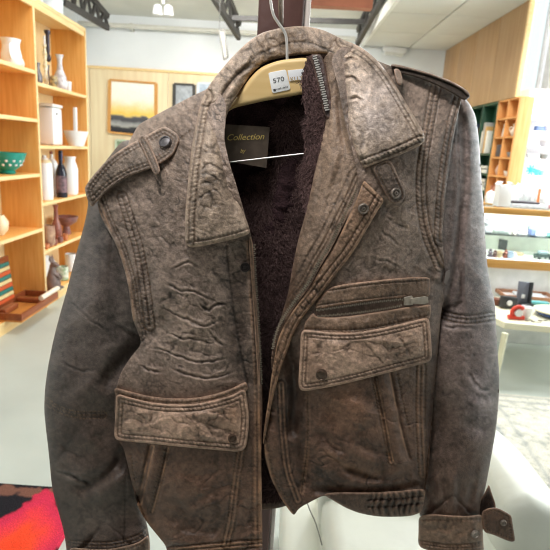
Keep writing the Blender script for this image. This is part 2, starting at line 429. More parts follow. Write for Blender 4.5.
    def colour(s, top, low=None, y0=0, y1=1, edge=0.45, tan=(180, 148, 124), er=2.0, seed=0, mott=0.22, stitch=(120, 98, 76), blobs=()):
        a = np.array(s2l(top)); k = smooth(y0, y1, s.Y + 25 * fbm(s.X, s.Y, 60, 2, seed + 2))[:, None] if low is not None else 0
        c = a[None] * (1 - k) + np.array(s2l(low if low is not None else top))[None] * k
        for bx, by, rx, ry, rgb, amt in blobs:
            g = np.exp(-(((s.X - bx) / rx) ** 2 + ((s.Y - by) / ry) ** 2)) * amt * (0.75 + 0.5 * fbm(s.X, s.Y, 14, 3, seed + 30)); g = np.clip(g, 0, 1)[:, None]
            c = c * (1 - g) + np.array(s2l(rgb))[None] * g
        n = mott * fbm(s.X, s.Y, 45, 3, seed) + 0.8 * mott * fbm(s.X, s.Y, 11, 3, seed + 5) + 1.0 * mott * fbm(s.X, s.Y, 2.6, 2, seed + 8)
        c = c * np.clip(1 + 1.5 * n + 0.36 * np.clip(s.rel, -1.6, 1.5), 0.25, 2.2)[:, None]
        er = er * .7; w = (edge * np.exp(-(s.s / er) ** 2) * (0.75 + 0.8 * fbm(s.X, s.Y, 16, 2, seed + 11)))[:, None]; w = np.clip(w, 0, 1)
        c = c * (1 - w) + np.array(s2l(tan))[None] * w
        for g, rgb in getattr(s, 'wl', []): g = np.clip(g, 0, 1)[:, None]; c = c * (1 - g) + np.array(s2l(rgb))[None] * g
        if hasattr(s, 'st'):
            t = (s.st * 0.6)[:, None]; c = c * (1 - t) + np.array(s2l(stitch))[None] * t
        m_ = c.mean(1, keepdims=True); g_ = np.exp(np.log(np.clip(m_, .003, 1)).mean()); c = c * (np.clip(m_, .003, 1) / g_) ** .28; s.col = np.clip(c * np.array([1.06, 1.0, 1.01]), 0.004, 0.9); return s
    def build(s, name, parent, m=None, thick=0.004, back=None, label=None):
        d = s.d; b = d - thick if back is None else back(s)
        d = np.maximum(d, b)
        V = np.concatenate([atYv(s.X, s.Y, YJ - d), atYv(s.X, s.Y, YJ - b)]) - _origin(parent)[None]
        n = s.n; W = np.stack([s.E[:, 1], s.E[:, 0], s.E[:, 0] + n, s.E[:, 1] + n], 1)
        Fq = np.concatenate([s.Q, s.Q[:, ::-1] + n, W]).astype(np.int32)
        me = bpy.data.meshes.new(name); me.vertices.add(2 * n); me.vertices.foreach_set('co', V.astype(np.float32).ravel())
        me.loops.add(Fq.size); me.loops.foreach_set('vertex_index', Fq.ravel()); me.polygons.add(len(Fq))
        me.polygons.foreach_set('loop_start', np.arange(0, Fq.size, 4, dtype=np.int32)); me.polygons.foreach_set('use_smooth', np.ones(len(Fq), bool))
        me.update(calc_edges=True)
        ca = me.color_attributes.new('tint', 'FLOAT_COLOR', 'POINT'); c = np.concatenate([s.col, s.col]); ca.data.foreach_set('color', np.hstack([c, np.ones((2 * n, 1))]).astype(np.float32).ravel())
        me.validate()
        o = link(name, me, m or LEATHER, parent)
        if label: o['label'] = label
        return o
    def seat(s, x, y, r=5.0, lift=.002):
        """point and outward normal of the surface under a stud"""
        k = (s.X - x) ** 2 + (s.Y - y) ** 2 < r * r; W = atYv(s.X[k], s.Y[k], YJ - s.d[k]); c = W.mean(0); n = np.linalg.svd(W - c)[2][2]
        if n @ (CAM - c) < 0: n = -n
        h = ((W - c) @ n).max(); return c + n * (h * .6 + lift), n
    def at(s, x, y): return float(s.d[np.argmin((s.X - x) ** 2 + (s.Y - y) ** 2)])

def strip_poly(pts, w):
    """outline of a strap of half width w round a centre line"""
    P = catmull(pts, 6); L = []; Rr = []
    for i, p in enumerate(P):
        t = P[min(i + 1, len(P) - 1)] - P[max(i - 1, 0)]; t /= np.linalg.norm(t); n = np.array([-t[1], t[0]])
        L.append(p + n * w); Rr.append(p - n * w)
    return L + Rr[::-1]

def base_at(px, py): return float(BASE(np.array([px], float), np.array([py], float))[0])
def snap(name, px, py, d, r, parent, style='cap', m=None, label=None):
    """press stud facing the camera, radius in pixels, sitting at depth d"""
    c, ax = d; R = r * .70 / F; mb = MB()
    if style == 'cap':
        mb.lathe(c, [(R * .98, -0.003), (R, 0.0010), (R * .93, 0.0026), (R * .78, 0.0028), (R * .70, 0.0014), (R * .5, 0.0018), (R * .02, 0.0022)], 28, ax)
    else:
        mb.lathe(c, [(R, -0.002), (R, 0.001), (R * .9, 0.0018), (R * .72, 0.0018), (R * .62, 0.0008), (R * .58, -0.0002), (R * .42, -0.0002), (R * .38, 0.0016), (R * .2, 0.002), (R * .16, 0.0002), (R * .02, 0.0001)], 28, ax)
    o = mb.build(name, m or METAL, parent)
    if label: o['label'] = label
    return o
def zip_teeth(name, pts, dfn, parent, per=2.1, ln=2.6, wd=1.1, m=None, alt=0.8):
    """teeth along a pixel line, each a small block"""
    P = np.array(catmull(pts, 10)); seg = np.linalg.norm(np.diff(P, axis=0), axis=1); S = np.concatenate([[0], np.cumsum(seg)]); mb = MB()
    for k, u in enumerate(np.arange(1, S[-1] - 1, per)):
        x = np.interp(u, S, P[:, 0]); y = np.interp(u, S, P[:, 1]); x2 = np.interp(u + .6, S, P[:, 0]); y2 = np.interp(u + .6, S, P[:, 1])
        t = np.array([x2 - x, y2 - y]); t /= np.linalg.norm(t); n = np.array([-t[1], t[0]]); sh = alt if k % 2 else -alt
        c = np.array([x, y]) + n * sh * 0.5; q = [c - n * ln / 2 - t * wd / 2, c + n * ln / 2 - t * wd / 2, c + n * ln / 2 + t * wd / 2, c - n * ln / 2 + t * wd / 2]
        d = dfn(x, y)
        fr = [atY(a[0], a[1], YJ - d - 0.0016) for a in q]; bk = [atY(a[0], a[1], YJ - d + 0.001) for a in q]
        mb.add(fr + bk, [(0, 1, 2, 3), (7, 6, 5, 4), (0, 4, 5, 1), (1, 5, 6, 2), (2, 6, 7, 3), (3, 7, 4, 0)])
    return mb.build(name, m or STEEL, parent, smooth=False)

JK = root('leather_jacket', 'worn brown leather bomber jacket hanging open on a wooden hanger', 'jacket', atY(280, 40, YJ))

# --- back of the jacket and its plush lining
BACKO = [(222,100),(240,72),(262,48),(300,42),(335,50),(380,84),(430,100),(455,112),(450,170),(436,290),(428,400),(424,470),(415,484),(380,480),(330,486),(285,508),(240,512),(180,508),(150,500),(138,470),(128,420),(136,340),(118,230),(108,170),(140,140),(190,118)]
BK = TPS([(300,45,-.062),(262,50,-.058),(335,52,-.058),(222,100,-.045),(140,140,-.046),(110,175,-.04),(120,240,-.035),(136,340,-.03),(130,430,-.028),(150,500,-.028),(240,512,-.055),(285,508,-.055),(415,480,-.02),(424,400,-.02),(436,290,-.02),(450,170,-.03),(455,112,-.045),(380,84,-.05),
          (270,150,-.085),(280,250,-.075),(270,350,-.07),(270,440,-.062),(200,300,-.07),(360,300,-.07),(200,200,-.075),(360,200,-.075)])
p = Panel(BACKO, 2.4).base(0, BK).wrinkle(.002, 30, 4); p.colour((80, 66, 56), seed=3)
p.build('back_panel', JK, thick=.004)
p = Panel([(224,104),(242,78),(262,58),(300,52),(330,58),(372,92),(430,112),(444,170),(428,290),(418,400),(412,470),(330,480),(285,502),(240,505),(160,494),(140,440),(148,340),(124,200),(150,146),(195,126)], 1.8)
p.base(.006, BK); p.wrinkle(.004, 16, 9, .4, 1.5).fold([(255,190),(285,240),(275,330),(268,430)], .008, 14).fold([(238,180),(262,150),(300,150)], .006, 10).fold([(292,130),(286,190),(262,260)], -.008, 12)
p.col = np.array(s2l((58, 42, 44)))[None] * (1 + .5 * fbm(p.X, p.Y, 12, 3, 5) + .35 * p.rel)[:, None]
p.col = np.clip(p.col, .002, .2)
lining = p.build('lining', JK, LINING, thick=.003, label='dark plum plush fur lining')
lin_field = p

def tufts(name, parent, poly, dfn, n, ln=(4, 9), col=(66, 46, 48), seed=0, lean=(0, 1)):
    """plush: thousands of fine tapering hairs leaning downwards"""
    r = np.random.default_rng(seed); P = np.array(poly, float); lo = P.min(0); hi = P.max(0)
    q = lo + r.random((n * 4, 2)) * (hi - lo); q = q[inside(q[:, 0], q[:, 1], P)][:n]; m = len(q)
    sw = fbm(q[:, 0], q[:, 1], 18, 2, 3) * 2.2 + math.atan2(lean[1], lean[0]); ang = sw + r.normal(0, .45, m); L = r.uniform(ln[0], ln[1], m)
    dx = np.cos(ang) * L; dy = np.sin(ang) * L; d0 = dfn(q[:, 0], q[:, 1]); hw = r.uniform(.25, .5, m); nx = -np.sin(ang) * hw; ny = np.cos(ang) * hw
    lift = r.uniform(.002, .006, m)
    a = atYv(q[:, 0] - nx, q[:, 1] - ny, YJ - d0); b = atYv(q[:, 0] + nx, q[:, 1] + ny, YJ - d0)
    c1 = atYv(q[:, 0] + .55 * dx - nx * .8, q[:, 1] + .55 * dy - ny * .8, YJ - d0 - lift); c2 = atYv(q[:, 0] + .55 * dx + nx * .8, q[:, 1] + .55 * dy + ny * .8, YJ - d0 - lift)
    t = atYv(q[:, 0] + dx, q[:, 1] + dy, YJ - d0 - lift * .8)
    V = np.stack([a, b, c2, c1, t], 1).reshape(-1, 3) - _origin(parent)[None]; me = bpy.data.meshes.new(name)
    i = np.arange(m) * 5; Fs = np.concatenate([np.stack([i, i + 1, i + 2], 1), np.stack([i, i + 2, i + 3], 1), np.stack([i + 3, i + 2, i + 4], 1)]).astype(np.int32)
    me.vertices.add(len(V)); me.vertices.foreach_set('co', V.astype(np.float32).ravel()); me.loops.add(Fs.size); me.loops.foreach_set('vertex_index', Fs.ravel()); me.polygons.add(len(Fs))
    me.polygons.foreach_set('loop_start', np.arange(0, Fs.size, 3, dtype=np.int32)); me.update(calc_edges=True)
    c = np.array(s2l(col))[None] * r.uniform(.45, 1.25, (m, 1)); cc = np.repeat(c, 5, 0).reshape(m, 5, 3); cc[:, 4] *= 1.9; cc[:, 2:4] *= 1.2
    ca = me.color_attributes.new('tint', 'FLOAT_COLOR', 'POINT'); ca.data.foreach_set('color', np.hstack([cc.reshape(-1, 3), np.ones((5 * m, 1))]).astype(np.float32).ravel())
    o = link(name, me, LINING, parent); o['kind'] = 'stuff'; return o
tufts('fur_pile', lining, [(276,112),(300,80),(330,80),(330,120),(316,190),(298,260),(280,330),(272,440),(280,500),(250,500),(258,420),(254,300),(250,240),(240,205),(246,176),(268,168)], lambda x, y: BK(x, y) + .009, 15000, col=(84, 66, 64), seed=2)

# brand label sewn to the lining
lb = MB(); LY = YJ + .034
q = [(222,124),(269.7,127),(266.5,168),(226,161)]; fr = [atY(a, b, LY + (a - 222) / 47 * .014) for a, b in q]
lb.prism(fr, (0, .0012, 0))
label_o = lb.build('sewn_label', mat('label_satin', (92, 80, 70), .4, 0, .15, 90, .1, 900), JK, label='dark brown satin label with gold script')
GOLD = mat('gold_thread', (226, 202, 120), .4, .1, .15, 300)
tm = MB(); text_px(tm, 'Collection', (227.5, 140.5), (264.5, 139.2), 6.2, lambda x, y: LY + (x - 222) / 47 * .014 - .0012, shear=.35)
text_px(tm, 'by', (240.5, 152.8), (246, 152.2), 3.8, lambda x, y: LY + (x - 222) / 47 * .014 - .0012, shear=.35)
tm.build('gold_lettering', GOLD, label_o, smooth=False)

# --- sleeves
def tube_back(T): return lambda s: s.base0 - T + (s.base0 - s.dsm)
def sleeve(name, outline, edges, R, H, T, label):
    p = Panel(outline, 1.15); p.base(0); p.base0 = p.d.copy()
    D = np.full(p.n, 1e9)
    for e in edges: D = np.minimum(D, poly_near(p.X, p.Y, e, False)[0])
    D = np.where(D < p.s + 7, p.s, D); t = np.clip(D / R, 0, 1); p.d -= H * (1 - np.sqrt(1 - (1 - t) ** 2)); p.dsm = p.d.copy(); p.base0 = p.base0 - 0.0; p.T = 2 * H + .004; return p

LSO = [(124,138),(108,158),(96,176),(88,192),(88,207),(84,226),(75,258),(67,290),(60,314),(54,337),(48,366),(45,388),(44,410),(46,430),(49,455),(52,489),(58.5,512),(64,532),(66.5,550),(68,560),(150,560),(150,540),(147,524),(140,500),(136,470),(132,440),(132,400),(140,370),(152,344),(146,300),(140,250),(128,205),(140,165),(150,146)]
left_edges = [[(124,138),(96,176),(88,192),(84,226),(75,258),(60,314),(54,337),(46,384),(44,410),(52,489),(67,550)], [(150,350),(131,362),(123,380),(122,420),(132,452),(140,490),(150,520),(151,560)]]
p = sleeve('sleeve', LSO, left_edges, 44, .055, .075, '')
p.fold([(148,345),(128,356),(112,372),(104,395)], .016, 9).fold([(122,392),(110,410),(92,425)], .006, 9).fold([(96,372),(80,400),(62,420)], -.006, 12)
p.fold([(126,446),(114,470),(94,483),(70,492)], .012, 6.5, 3, 2).fold([(122,470),(112,490),(88,500)], -.006, 8).fold([(108,418),(92,432),(86,450)], -.006, 9).fold([(58,440),(74,455),(98,455)], .005, 8)
p.fold([(100,215),(104,250),(96,290),(86,330)], -.006, 13).fold([(70,330),(84,360),(84,390)], .004, 12)
p.crease([(70,300),(92,322),(108,330)], .0008, 1.2, 4, dark=.5).crease([(60,360),(80,372),(100,368)], .0007, 1.2, 5, dark=.5).crease([(54,470),(72,476),(92,486)], .0012, 1.4, 8)
p.wrinkle(.00022, 6, 21, .3, 1.3).wrinkle(.0011, 34, 22, -.5, 1.8, o=2).crumple(.0004, 9, 23, .6, 1.6, rk=.25).crumple(.0009, 22, 24, .6, 1.8, smooth(380, 440, p.Y), rk=.25)
p.seam([(68,544),(90,546),(112,546),(138,540),(149,531)], (0., 3.5), .0012, 1.0, .0003)
p.seam([(42,398),(56,408),(75,415),(104,415)], (0.,3.), .0007, .9, .0002).seam([(126,470),(125,500),(124,544)], (0.,), .0006, .8, .0002, stitch=False)
p.net(3.6, .00012, 307, .3, 1.1, .25)
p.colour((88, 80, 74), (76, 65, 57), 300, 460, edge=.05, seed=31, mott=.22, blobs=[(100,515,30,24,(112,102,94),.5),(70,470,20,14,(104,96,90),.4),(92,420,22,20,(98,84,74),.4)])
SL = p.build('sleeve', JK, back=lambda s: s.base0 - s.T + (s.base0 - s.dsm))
# cuff band of that sleeve
def cuff_panel(outline, top, off):
    p = Panel(outline, 1.1); p.base(off); p.base0 = p.d.copy(); return p
p = cuff_panel([(66,547),(90,549),(112,549),(138,543),(149,534),(150,548),(150,580),(108,586),(74,584)], None, .006)
p.fall([(66,547),(70,590)], 26, .03).fall([(149,534),(152,590)], 26, .03); p.edge(2.5, .002).seam(None, (3.,), .0008, .8, .0003); p.wrinkle(.0006, 9, 2); p.colour((92, 80, 68), edge=.6, seed=12)
p.build('cuff', SL, thick=.004)

RSO = [(441,140),(452,100),(464,96),(470,104),(476,116),(479.5,144),(481.5,182),(483.6,205),(485,235),(487.5,268),(491,288),(495,302),(496,325),(497.5,350),(499.5,378),(498.5,405),(495.7,432),(491,458),(487,480),(482,505),(481.5,520),(419,520),(420,504),(424,482),(426,462),(428,430),(430,400),(431,360),(433,330),(437,310),(438,280),(440,240),(442,200)]
right_edges = [[(464,92),(470,104),(476,116),(479.5,144),(483.6,205),(487.5,268),(495,302),(497.5,350),(499.5,378),(495.7,432),(487,480),(481,520)], [(434,316),(433,330),(431,360),(430,400),(428,430),(424,470),(420,504),(418,520)]]
p = sleeve('sleeve', RSO, right_edges, 36, .046, .06, '')
p.fold([(459,100),(463,130),(465,180),(460,224),(457,256),(451,289),(444,312)], .011, 4.2, fade=False)
m = smooth(0, 12, poly_near(p.X, p.Y, chaikin([(459,100),(463,130),(465,180),(460,224),(457,256),(451,289),(444,312)], 2, False), False)[0]) * (p.Y < 330) * (p.X < 464)
p.d -= .006 * m * smooth(330, 300, p.Y)
p.seam([(438,313),(452,318),(470,320),(497,316)], (0., 4.), .0014, 1.2, .0004, step=1)
p.crease([(440,324),(456,328),(478,328)], .001, 1.2, 3)
for e in ([(440,470),(446,490),(449,512)], [(482,470),(472,490),(467,514)], [(432,480),(434,500),(430,516)], [(458,480),(459,500),(457,516)]): p.fold(e, .0035, 3.5)
for e in ([(436,470),(440,492),(441,514)], [(486,455),(478,480),(474,512)], [(451,470),(454,495),(453,515)]): p.fold(e, -.004, 4)
p.fold([(462,420),(478,430),(492,424)], .004, 6, 2, 4).fold([(470,400),(486,408),(497,400)], -.004, 7).fold([(440,400),(452,420),(470,440),(480,460)], -.003, 8)
p.fold([(478,332),(486,360),(482,400)], -.003, 8).crease([(468,372),(480,392),(490,388)], .001, 1.2, 9)
p.wrinkle(.00035, 7, 41).wrinkle(.0012, 26, 42, 1.2, 2.0, o=2).crumple(.0005, 9, 43, 1.1, 1.6, rk=.25).crumple(.0012, 16, 45, 1.2, 1.8, smooth(395, 430, p.Y), rk=.25)
p.net(3.6, .00016, 306, .3, 1.1, .35)
p.colour((124, 112, 106), (92, 76, 65), 320, 480, edge=.05, seed=44, mott=.22, blobs=[(482,395,13,34,(168,158,158),.8),(440,420,14,60,(92,74,60),.5),(452,200,10,80,(88,78,72),.6),(470,250,10,60,(134,122,118),.3)])  # palest blob paints a highlight into the lower right of the sleeve
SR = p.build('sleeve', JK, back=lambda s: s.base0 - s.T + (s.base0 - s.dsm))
p = cuff_panel([(418.5,516),(432,514),(452,515.5),(470,516),(482,514),(482.5,524),(483.5,546),(484,551),(460,553),(434,552),(418,547),(418.5,530)], None, .008)
p.fall([(418,510),(418,556)], 22, .026).fall([(483,510),(484,556)], 22, .026); p.edge(3, .0025)
p.seam([(417,520),(450,520),(484,519)], (0.,), .0008, .8, .0004).seam([(417,543),(440,547),(460,548),(485,545)], (0., 3.), .0014, .9, .0008, 3.6)
p.fold([(425,532),(440,528),(456,535),(470,528)], .0022, 3, 2, 7).fold([(430,525),(446,535),(462,527)], -.002, 3, 1, 8).wrinkle(.0008, 9, 5, .2, 2)
p.colour((120, 98, 80), edge=.5, seed=14, mott=.3); CUD = p.seat(474, 533); cu = p.build('cuff', SR, thick=.004)
cuff_d = CUD
snap('cuff_snap', 474, 533, cuff_d, 4.6, SR)
p = Panel([(478,500),(483,496),(487,488),(489,484),(492,494),(496,505),(496,524),(484,532),(478,520)], 1.1).base(-.03).wrinkle(.001, 8, 3); p.colour((52, 42, 36), seed=5); p.build('cuff_gusset', SR, thick=.004)
p = Panel([(481,512),(488,508),(497,507.5),(508,513),(511.5,516),(513,526),(515.5,541),(511,542),(503,539),(494,535),(483,532)], 1.0)
p.base(-.012); p.fall([(478,505),(478,535)], 12, .010); p.edge(2.5, .0022).seam(None, (3.2,), .0007, .7, .0003).wrinkle(.0007, 8, 6); p.colour((92, 72, 58), edge=.6, seed=18); sd_ = p.seat(503, 522); p.build('cuff_strap', SR, thick=.005)
snap('snap_socket', 503, 522, sd_, 3.6, SR, 'socket')

# --- front panels
LBO = [(213,85),(226,100),(226,116),(224,140),(230,165),(238,190),(247,222),(252,238),(254,262),(256,290),(258.5,315),(260.5,350),(262,375),(262.5,420),(261,457),(262,500),(262.5,552),(262,580),(172,584),(168,556),(166,546),(158,536),(148,524),(138,508),(132,484),(127,462),(124,449),(118,440),(114,418),(115,392),(120,374),(130,358),(142,344),(138,332),(132,318),(128,282),(117,246),(108,230),(98,210),(97,192),(108,172),(124,152),(133,134),(139,124),(152,117),(169,108),(190,97),(205,90)]
p = Panel(LBO, .95); p.base(.004)
p.fall([(213,80),(205,88),(190,95),(169,106),(152,115),(137,123),(130,134),(118,150)], 22, .026)
p.fall([(114,400),(115,445),(132,484),(148,524),(166,548),(172,580)], 22, .022)
p.fall([(252,238),(262,375),(262,580)], 5, .004)
arm = [(97,200),(108,230),(117,246),(128,282),(132,318),(138,334)]
p.fall(arm, 4, .003)
p.fold([(142,344),(160,330),(172,300)], .006, 9).fold([(150,330),(150,290),(142,250)], .005, 7).fold([(165,345),(190,330),(215,330)], -.004, 10).fold([(228,245),(236,300),(243,350)], .006, 8)
p.fold([(210,130),(200,180),(196,230)], .004, 8)
for k, e in enumerate(([(166,283),(178,289),(192,291),(212,300)], [(156,304),(172,314),(188,320),(208,326),(222,318)], [(150,346),(168,352),(190,362),(206,362),(232,358)], [(172,270),(186,262),(200,266)],
          [(196,300),(206,312),(222,304),(232,308)], [(162,330),(178,338),(196,340),(214,344)], [(170,368),(190,376),(212,378),(236,370)], [(206,330),(216,340),(226,346)], [(140,366),(150,372),(164,372)])):
    p.crease(e, .0013, 1.0, 60 + k, dark=.9)
upper = smooth(392, 380, p.Y)
p.crumple(.0007, 9, 151, .6, 1.5, upper, rk=.5).crumple(.0007, 13, 152, .1, 1.7, smooth(225, 260, p.Y) * upper * smooth(140, 165, p.X), rk=.5).crumple(.0012, 14, 153, -.5, 1.8, smooth(450, 480, p.Y), rk=.5).wrinkle(.0005, 5, 51, .9, 1.6).wrinkle(.0012, 22, 52, .8, 1.5, upper, 2)
p.cracks(.0004, 15, 53, .15, 2.2, smooth(225, 255, p.Y) * upper * smooth(150, 175, p.X)).cracks(.0003, 11, 54, 1.1, 1.8, smooth(250, 200, p.Y) * smooth(135, 160, p.X))
p.cracks(.0006, 18, 55, -.5, 2.2, smooth(470, 495, p.Y) * smooth(245, 228, p.X)).wrinkle(.0022, 26, 56, -.6, 1.8, smooth(455, 490, p.Y), 2)
p.seam(arm, (5., 8.), .0008, .8, .0005, 4.2)
p.seam([(122,196),(131,225),(139,250),(145,285),(150,326)], (0., 5.), .0011, .9, .0008, 4.2)
p.seam([(190,131),(178,140),(150,160)], (0.,), .0008, .9, .0003)
p.seam([(226,245),(232,300),(240,350),(248,385)], (0.,), .0008, 1.2, .0003, stitch=False)
p.seam([(249.5,240),(252,290),(256,350),(257.5,420),(257,500),(258,545)], (0.,), .001, .8, .0003)
p.seam([(241,448),(236,480),(232,520),(226,545)], (0., 4.), .001, .8, .0003); p.seam([(252,446),(252,500),(252,545)], (0.,), .0007, .8, .0003)
p.seam([(168,551),(195,549),(225,546),(262,543)], (0., 4.), .0018, 1.1, .0005)
# welted hand pocket
p.fold([(150,446),(145,470),(138,502)], .005, 1.8, fade=False).fold([(158,446),(153,475),(146,508)], -.0035, 5.5, fade=False).fold([(167,448),(160,480),(151,512)], .003, 1.5, fade=False).fold([(156,446),(151,475),(144,506)], -.003, 4)
p.seam([(167,448),(160,480),(151,512)], (0., 3.), .001, .8, .0006, 4).seam([(131,452),(135,480),(140,502)], (0.,), .0008, .8, .0003)
p.fold([(166,470),(190,500),(228,510)], -.005, 14).fold([(162,498),(182,508),(200,500),(226,486)], .004, 4.5, 2, 21).fold([(170,536),(190,528),(214,534),(232,524)], .004, 4.5, 2, 22).fold([(176,470),(196,478),(220,470)], .003, 5, 2, 23).fold([(158,522),(185,515),(215,524)], .004, 7, 2, 3).fold([(160,510),(190,530),(225,500)], .003, 6, 2, 9)
p.net(4.4, .00026, 301, .7, 1.5, .6, smooth(430, 400, p.Y) + .4)
p.wear([(249,243),(251.5,290),(255.5,350),(257.5,420),(257,500),(258,545)], 1., .45, 2).wear([(258,400),(261,457),(262,545)], 1.6, .6).wear([(152,447),(147,470),(140,503)], 1., .6, 1.8).wear([(168.5,448),(161.5,480),(152.5,512)], 1., .55).wear([(241,448),(236,480),(232,520),(226,545)], .9, .4, 2).wear([(97,200),(108,230),(117,246),(128,282),(132,318)], 1.2, .5, 2).wear([(168,551),(195,549),(225,546),(262,543)], 1.1, .5, 2).wear([(137,505),(150,524),(168,548)], 3, .3)
p.colour((130, 116, 104), (99, 78, 64), 330, 450, edge=.1, seed=57, mott=.2, blobs=[(130,300,14,60,(108,96,84),.4),(205,480,40,26,(112,84,66),.45),(241,320,14,90,(66,54,46),.95),(190,330,45,30,(122,106,90),.4),(170,160,40,40,(126,112,98),.5),(258,500,6,60,(128,92,66),.4)])  # darkest blob paints in the shade beside the left placket
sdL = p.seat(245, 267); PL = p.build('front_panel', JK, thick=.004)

RBO = [(330,58),(344,44),(366,56),(395,68),(428,76),(452,86),(463,95),(459,110),(455,130),(449,165),(445,200),(442,240),(445,270),(446,290),(441,312),(438,350),(435,380),(433,410),(430,450),(428,475),(425,492),(423,506),(410,514),(380,514),(352,508),(336,500),(324,495),(314,500),(299,508),(294,516),(288,509),(280,497),(271,479),(265,458),(264,440),(268,410),(271,385),(276,350),(285,328),(302,300),(325,262),(345,225),(360,185),(352,150),(344,118),(338,85)]
p = Panel(RBO, .95); p.base(.002)
p.fall([(366,54),(395,66),(428,74),(468,94)], 20, .02)
p.fall([(262,445),(271,479),(294,518)], 5, .004); p.fall([(446,290),(438,350),(433,410),(424,500)], 16, .02)
p.fold([(283,345),(292,365),(296,395),(292,430)], .012, 7, fade=False).fold([(276,395),(274,440),(284,490)], -.006, 6).fold([(299,430),(306,470),(303,500)], .008, 6)
p.fold([(311,440),(330,480),(380,486),(420,478)], -.006, 14).fold([(316,490),(350,492),(390,490),(424,484)], .008, 5, fade=False)
p.fold([(330,455),(345,470),(372,478),(392,470)], .005, 5, 2, 3).fold([(340,440),(360,458),(386,462)], -.004, 6, 1, 3).fold([(322,400),(340,425),(342,450)], .004, 8, 2, 6).fold([(310,470),(330,482),(350,484)], .004, 5, 2, 8)
p.fold([(345,400),(360,410),(366,430)], -.006, 14).fold([(316,428),(332,446),(350,452)], .005, 5, 2, 12).fold([(352,440),(374,452),(398,452)], .004, 5, 2, 13).fold([(326,478),(350,470),(376,482),(410,474)], .004, 4, 2, 14)
p.seam([(436,84),(428,130),(421,170),(421,200),(426,234),(440,267)], (0., 5.), .0012, .9, .0009, 4.2)
p.seam([(461,98),(453,130),(447,165),(443,200),(441,240)], (2., 7.), .0011, .9, .0008, 4.2)
p.fold([(420,200),(424,235),(440,268)], .003, 3)
p.crease([(440,262),(444,272),(442,285)], .004, 2.2, 3)
p.crease([(380,230),(392,240),(402,246)], .0006, 1.1, 31, dark=.5).crease([(384,214),(398,226),(410,230)], .0006, 1.1, 32, dark=.5).crease([(372,258),(390,262),(404,270)], .0006, 1.1, 33, dark=.5)
p.wrinkle(.0004, 5, 61, -.9, 2.2, smooth(300, 270, p.Y)).wrinkle(.0007, 7, 62, .3, 1.2, smooth(280, 320, p.Y)).wrinkle(.0014, 26, 63, .5, 1.4, None, 2)
p.crumple(.0006, 8, 161, -.8, 1.9, smooth(300, 270, p.Y), rk=.5).crumple(.0011, 13, 162, .5, 1.6, smooth(380, 420, p.Y), rk=.5).cracks(.0004, 14, 67, .35, 2, smooth(425, 460, p.Y) * smooth(425, 405, p.X))
# hand pocket welt under the flap
p.seam([(374,376),(380,405),(385,430),(391,462)], (0., 3.), .0012, .8, .0007, 4).fold([(383,372),(391,410),(400,462)], -.004, 5.5, fade=False).fold([(374,376),(380,405),(385,430),(391,462)], .003, 1.4, fade=False)
p.fold([(391,372),(396,400),(402,430),(410,458)], .004, 1.6, fade=False).seam([(397,372),(402,400),(409,430)], (0.,), .0008, .8, .0008, 4)
p.seam([(421,366),(420,405),(421,440),(423,475)], (0., 4.5), .0012, .8, .0005, 4)
p.seam([(307.5,392),(308.5,440),(302,492)], (0.,), .0009, .9, .0004).seam([(281,384),(283,430),(287,470),(298,500)], (0., 4.), .0007, .8, .0002, stitch=False)
p.seam([(264,440),(271,479),(294,517)], (3.,), .0007, .8, .0003)
p.net(4.2, .00024, 302, -.8, 1.7, .55)
p.wear([(375,376),(381,405),(386,430),(392,462)], .9, .6, 1.6).wear([(389.5,372),(394.5,400),(400.5,430),(408,458)], 1., .6).wear([(421,366),(420,405),(421,440),(423,475)], .9, .4, 2.2).wear([(264,445),(271,479),(283,502),(294,517)], 1.6, .7).wear([(307.5,392),(308.5,440),(302,492)], .9, .35, 1.6).wear([(281,384),(283,430),(287,470),(298,500)], .9, .35, 2).wear([(436,84),(428,130),(421,170),(421,200),(426,234),(440,267)], 1., .3, 2.5).wear([(325,452),(345,466),(374,474),(392,468)], 3, .25)
p.colour((127, 113, 101), (98, 77, 63), 290, 420, edge=.1, seed=65, mott=.2, blobs=[(342,408,20,26,(134,100,76),.7),(300,440,16,70,(66,51,41),.5),(293,385,11,44,(46,37,31),.95),(410,430,20,50,(104,82,66),.4),(390,220,34,40,(120,108,94),.5),(340,470,40,14,(98,78,62),.5),(450,180,12,90,(100,90,84),.5),(434,410,9,110,(50,41,36),.75),(276,470,8,40,(112,86,66),.5)])  # darkest blobs paint in the shade of the flap recess and sleeve gap
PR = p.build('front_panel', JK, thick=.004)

# gathered hem band
HBO = [(322,494),(338,492),(370,492.5),(400,491),(425.5,488),(424.5,500),(422,512),(410,516.5),(380,517),(360,513.5),(346,508),(334,501)]
p = Panel(HBO, 1.0); p.base(.008); p.edge(3.5, .004)
rib = smooth(366, 376, p.X) * (np.abs(p.Y - 504 - (p.X - 395) * -.02) < 40)
ph = p.X + 1.6 * np.sin(p.Y / 4.0) + 3 * fbm(p.X, p.Y, 14, 2, 3)
p.d += .0022 * np.cos(2 * math.pi * ph / 6.2) * rib * smooth(0, 5, p.s); p.rel += .8 * np.cos(2 * math.pi * ph / 6.2) * rib
for yy in (499, 506): p.seam([(368, yy + 1), (395, yy), (424, yy - 3)], (0.,), .0014, 1.2, 0, stitch=False)
p.wrinkle(.0008, 9, 7); p.colour((96, 78, 64), edge=.35, seed=71, mott=.25, blobs=[(345,502,22,10,(74,58,48),.6)])
p.build('hem_band', PR, thick=.005)

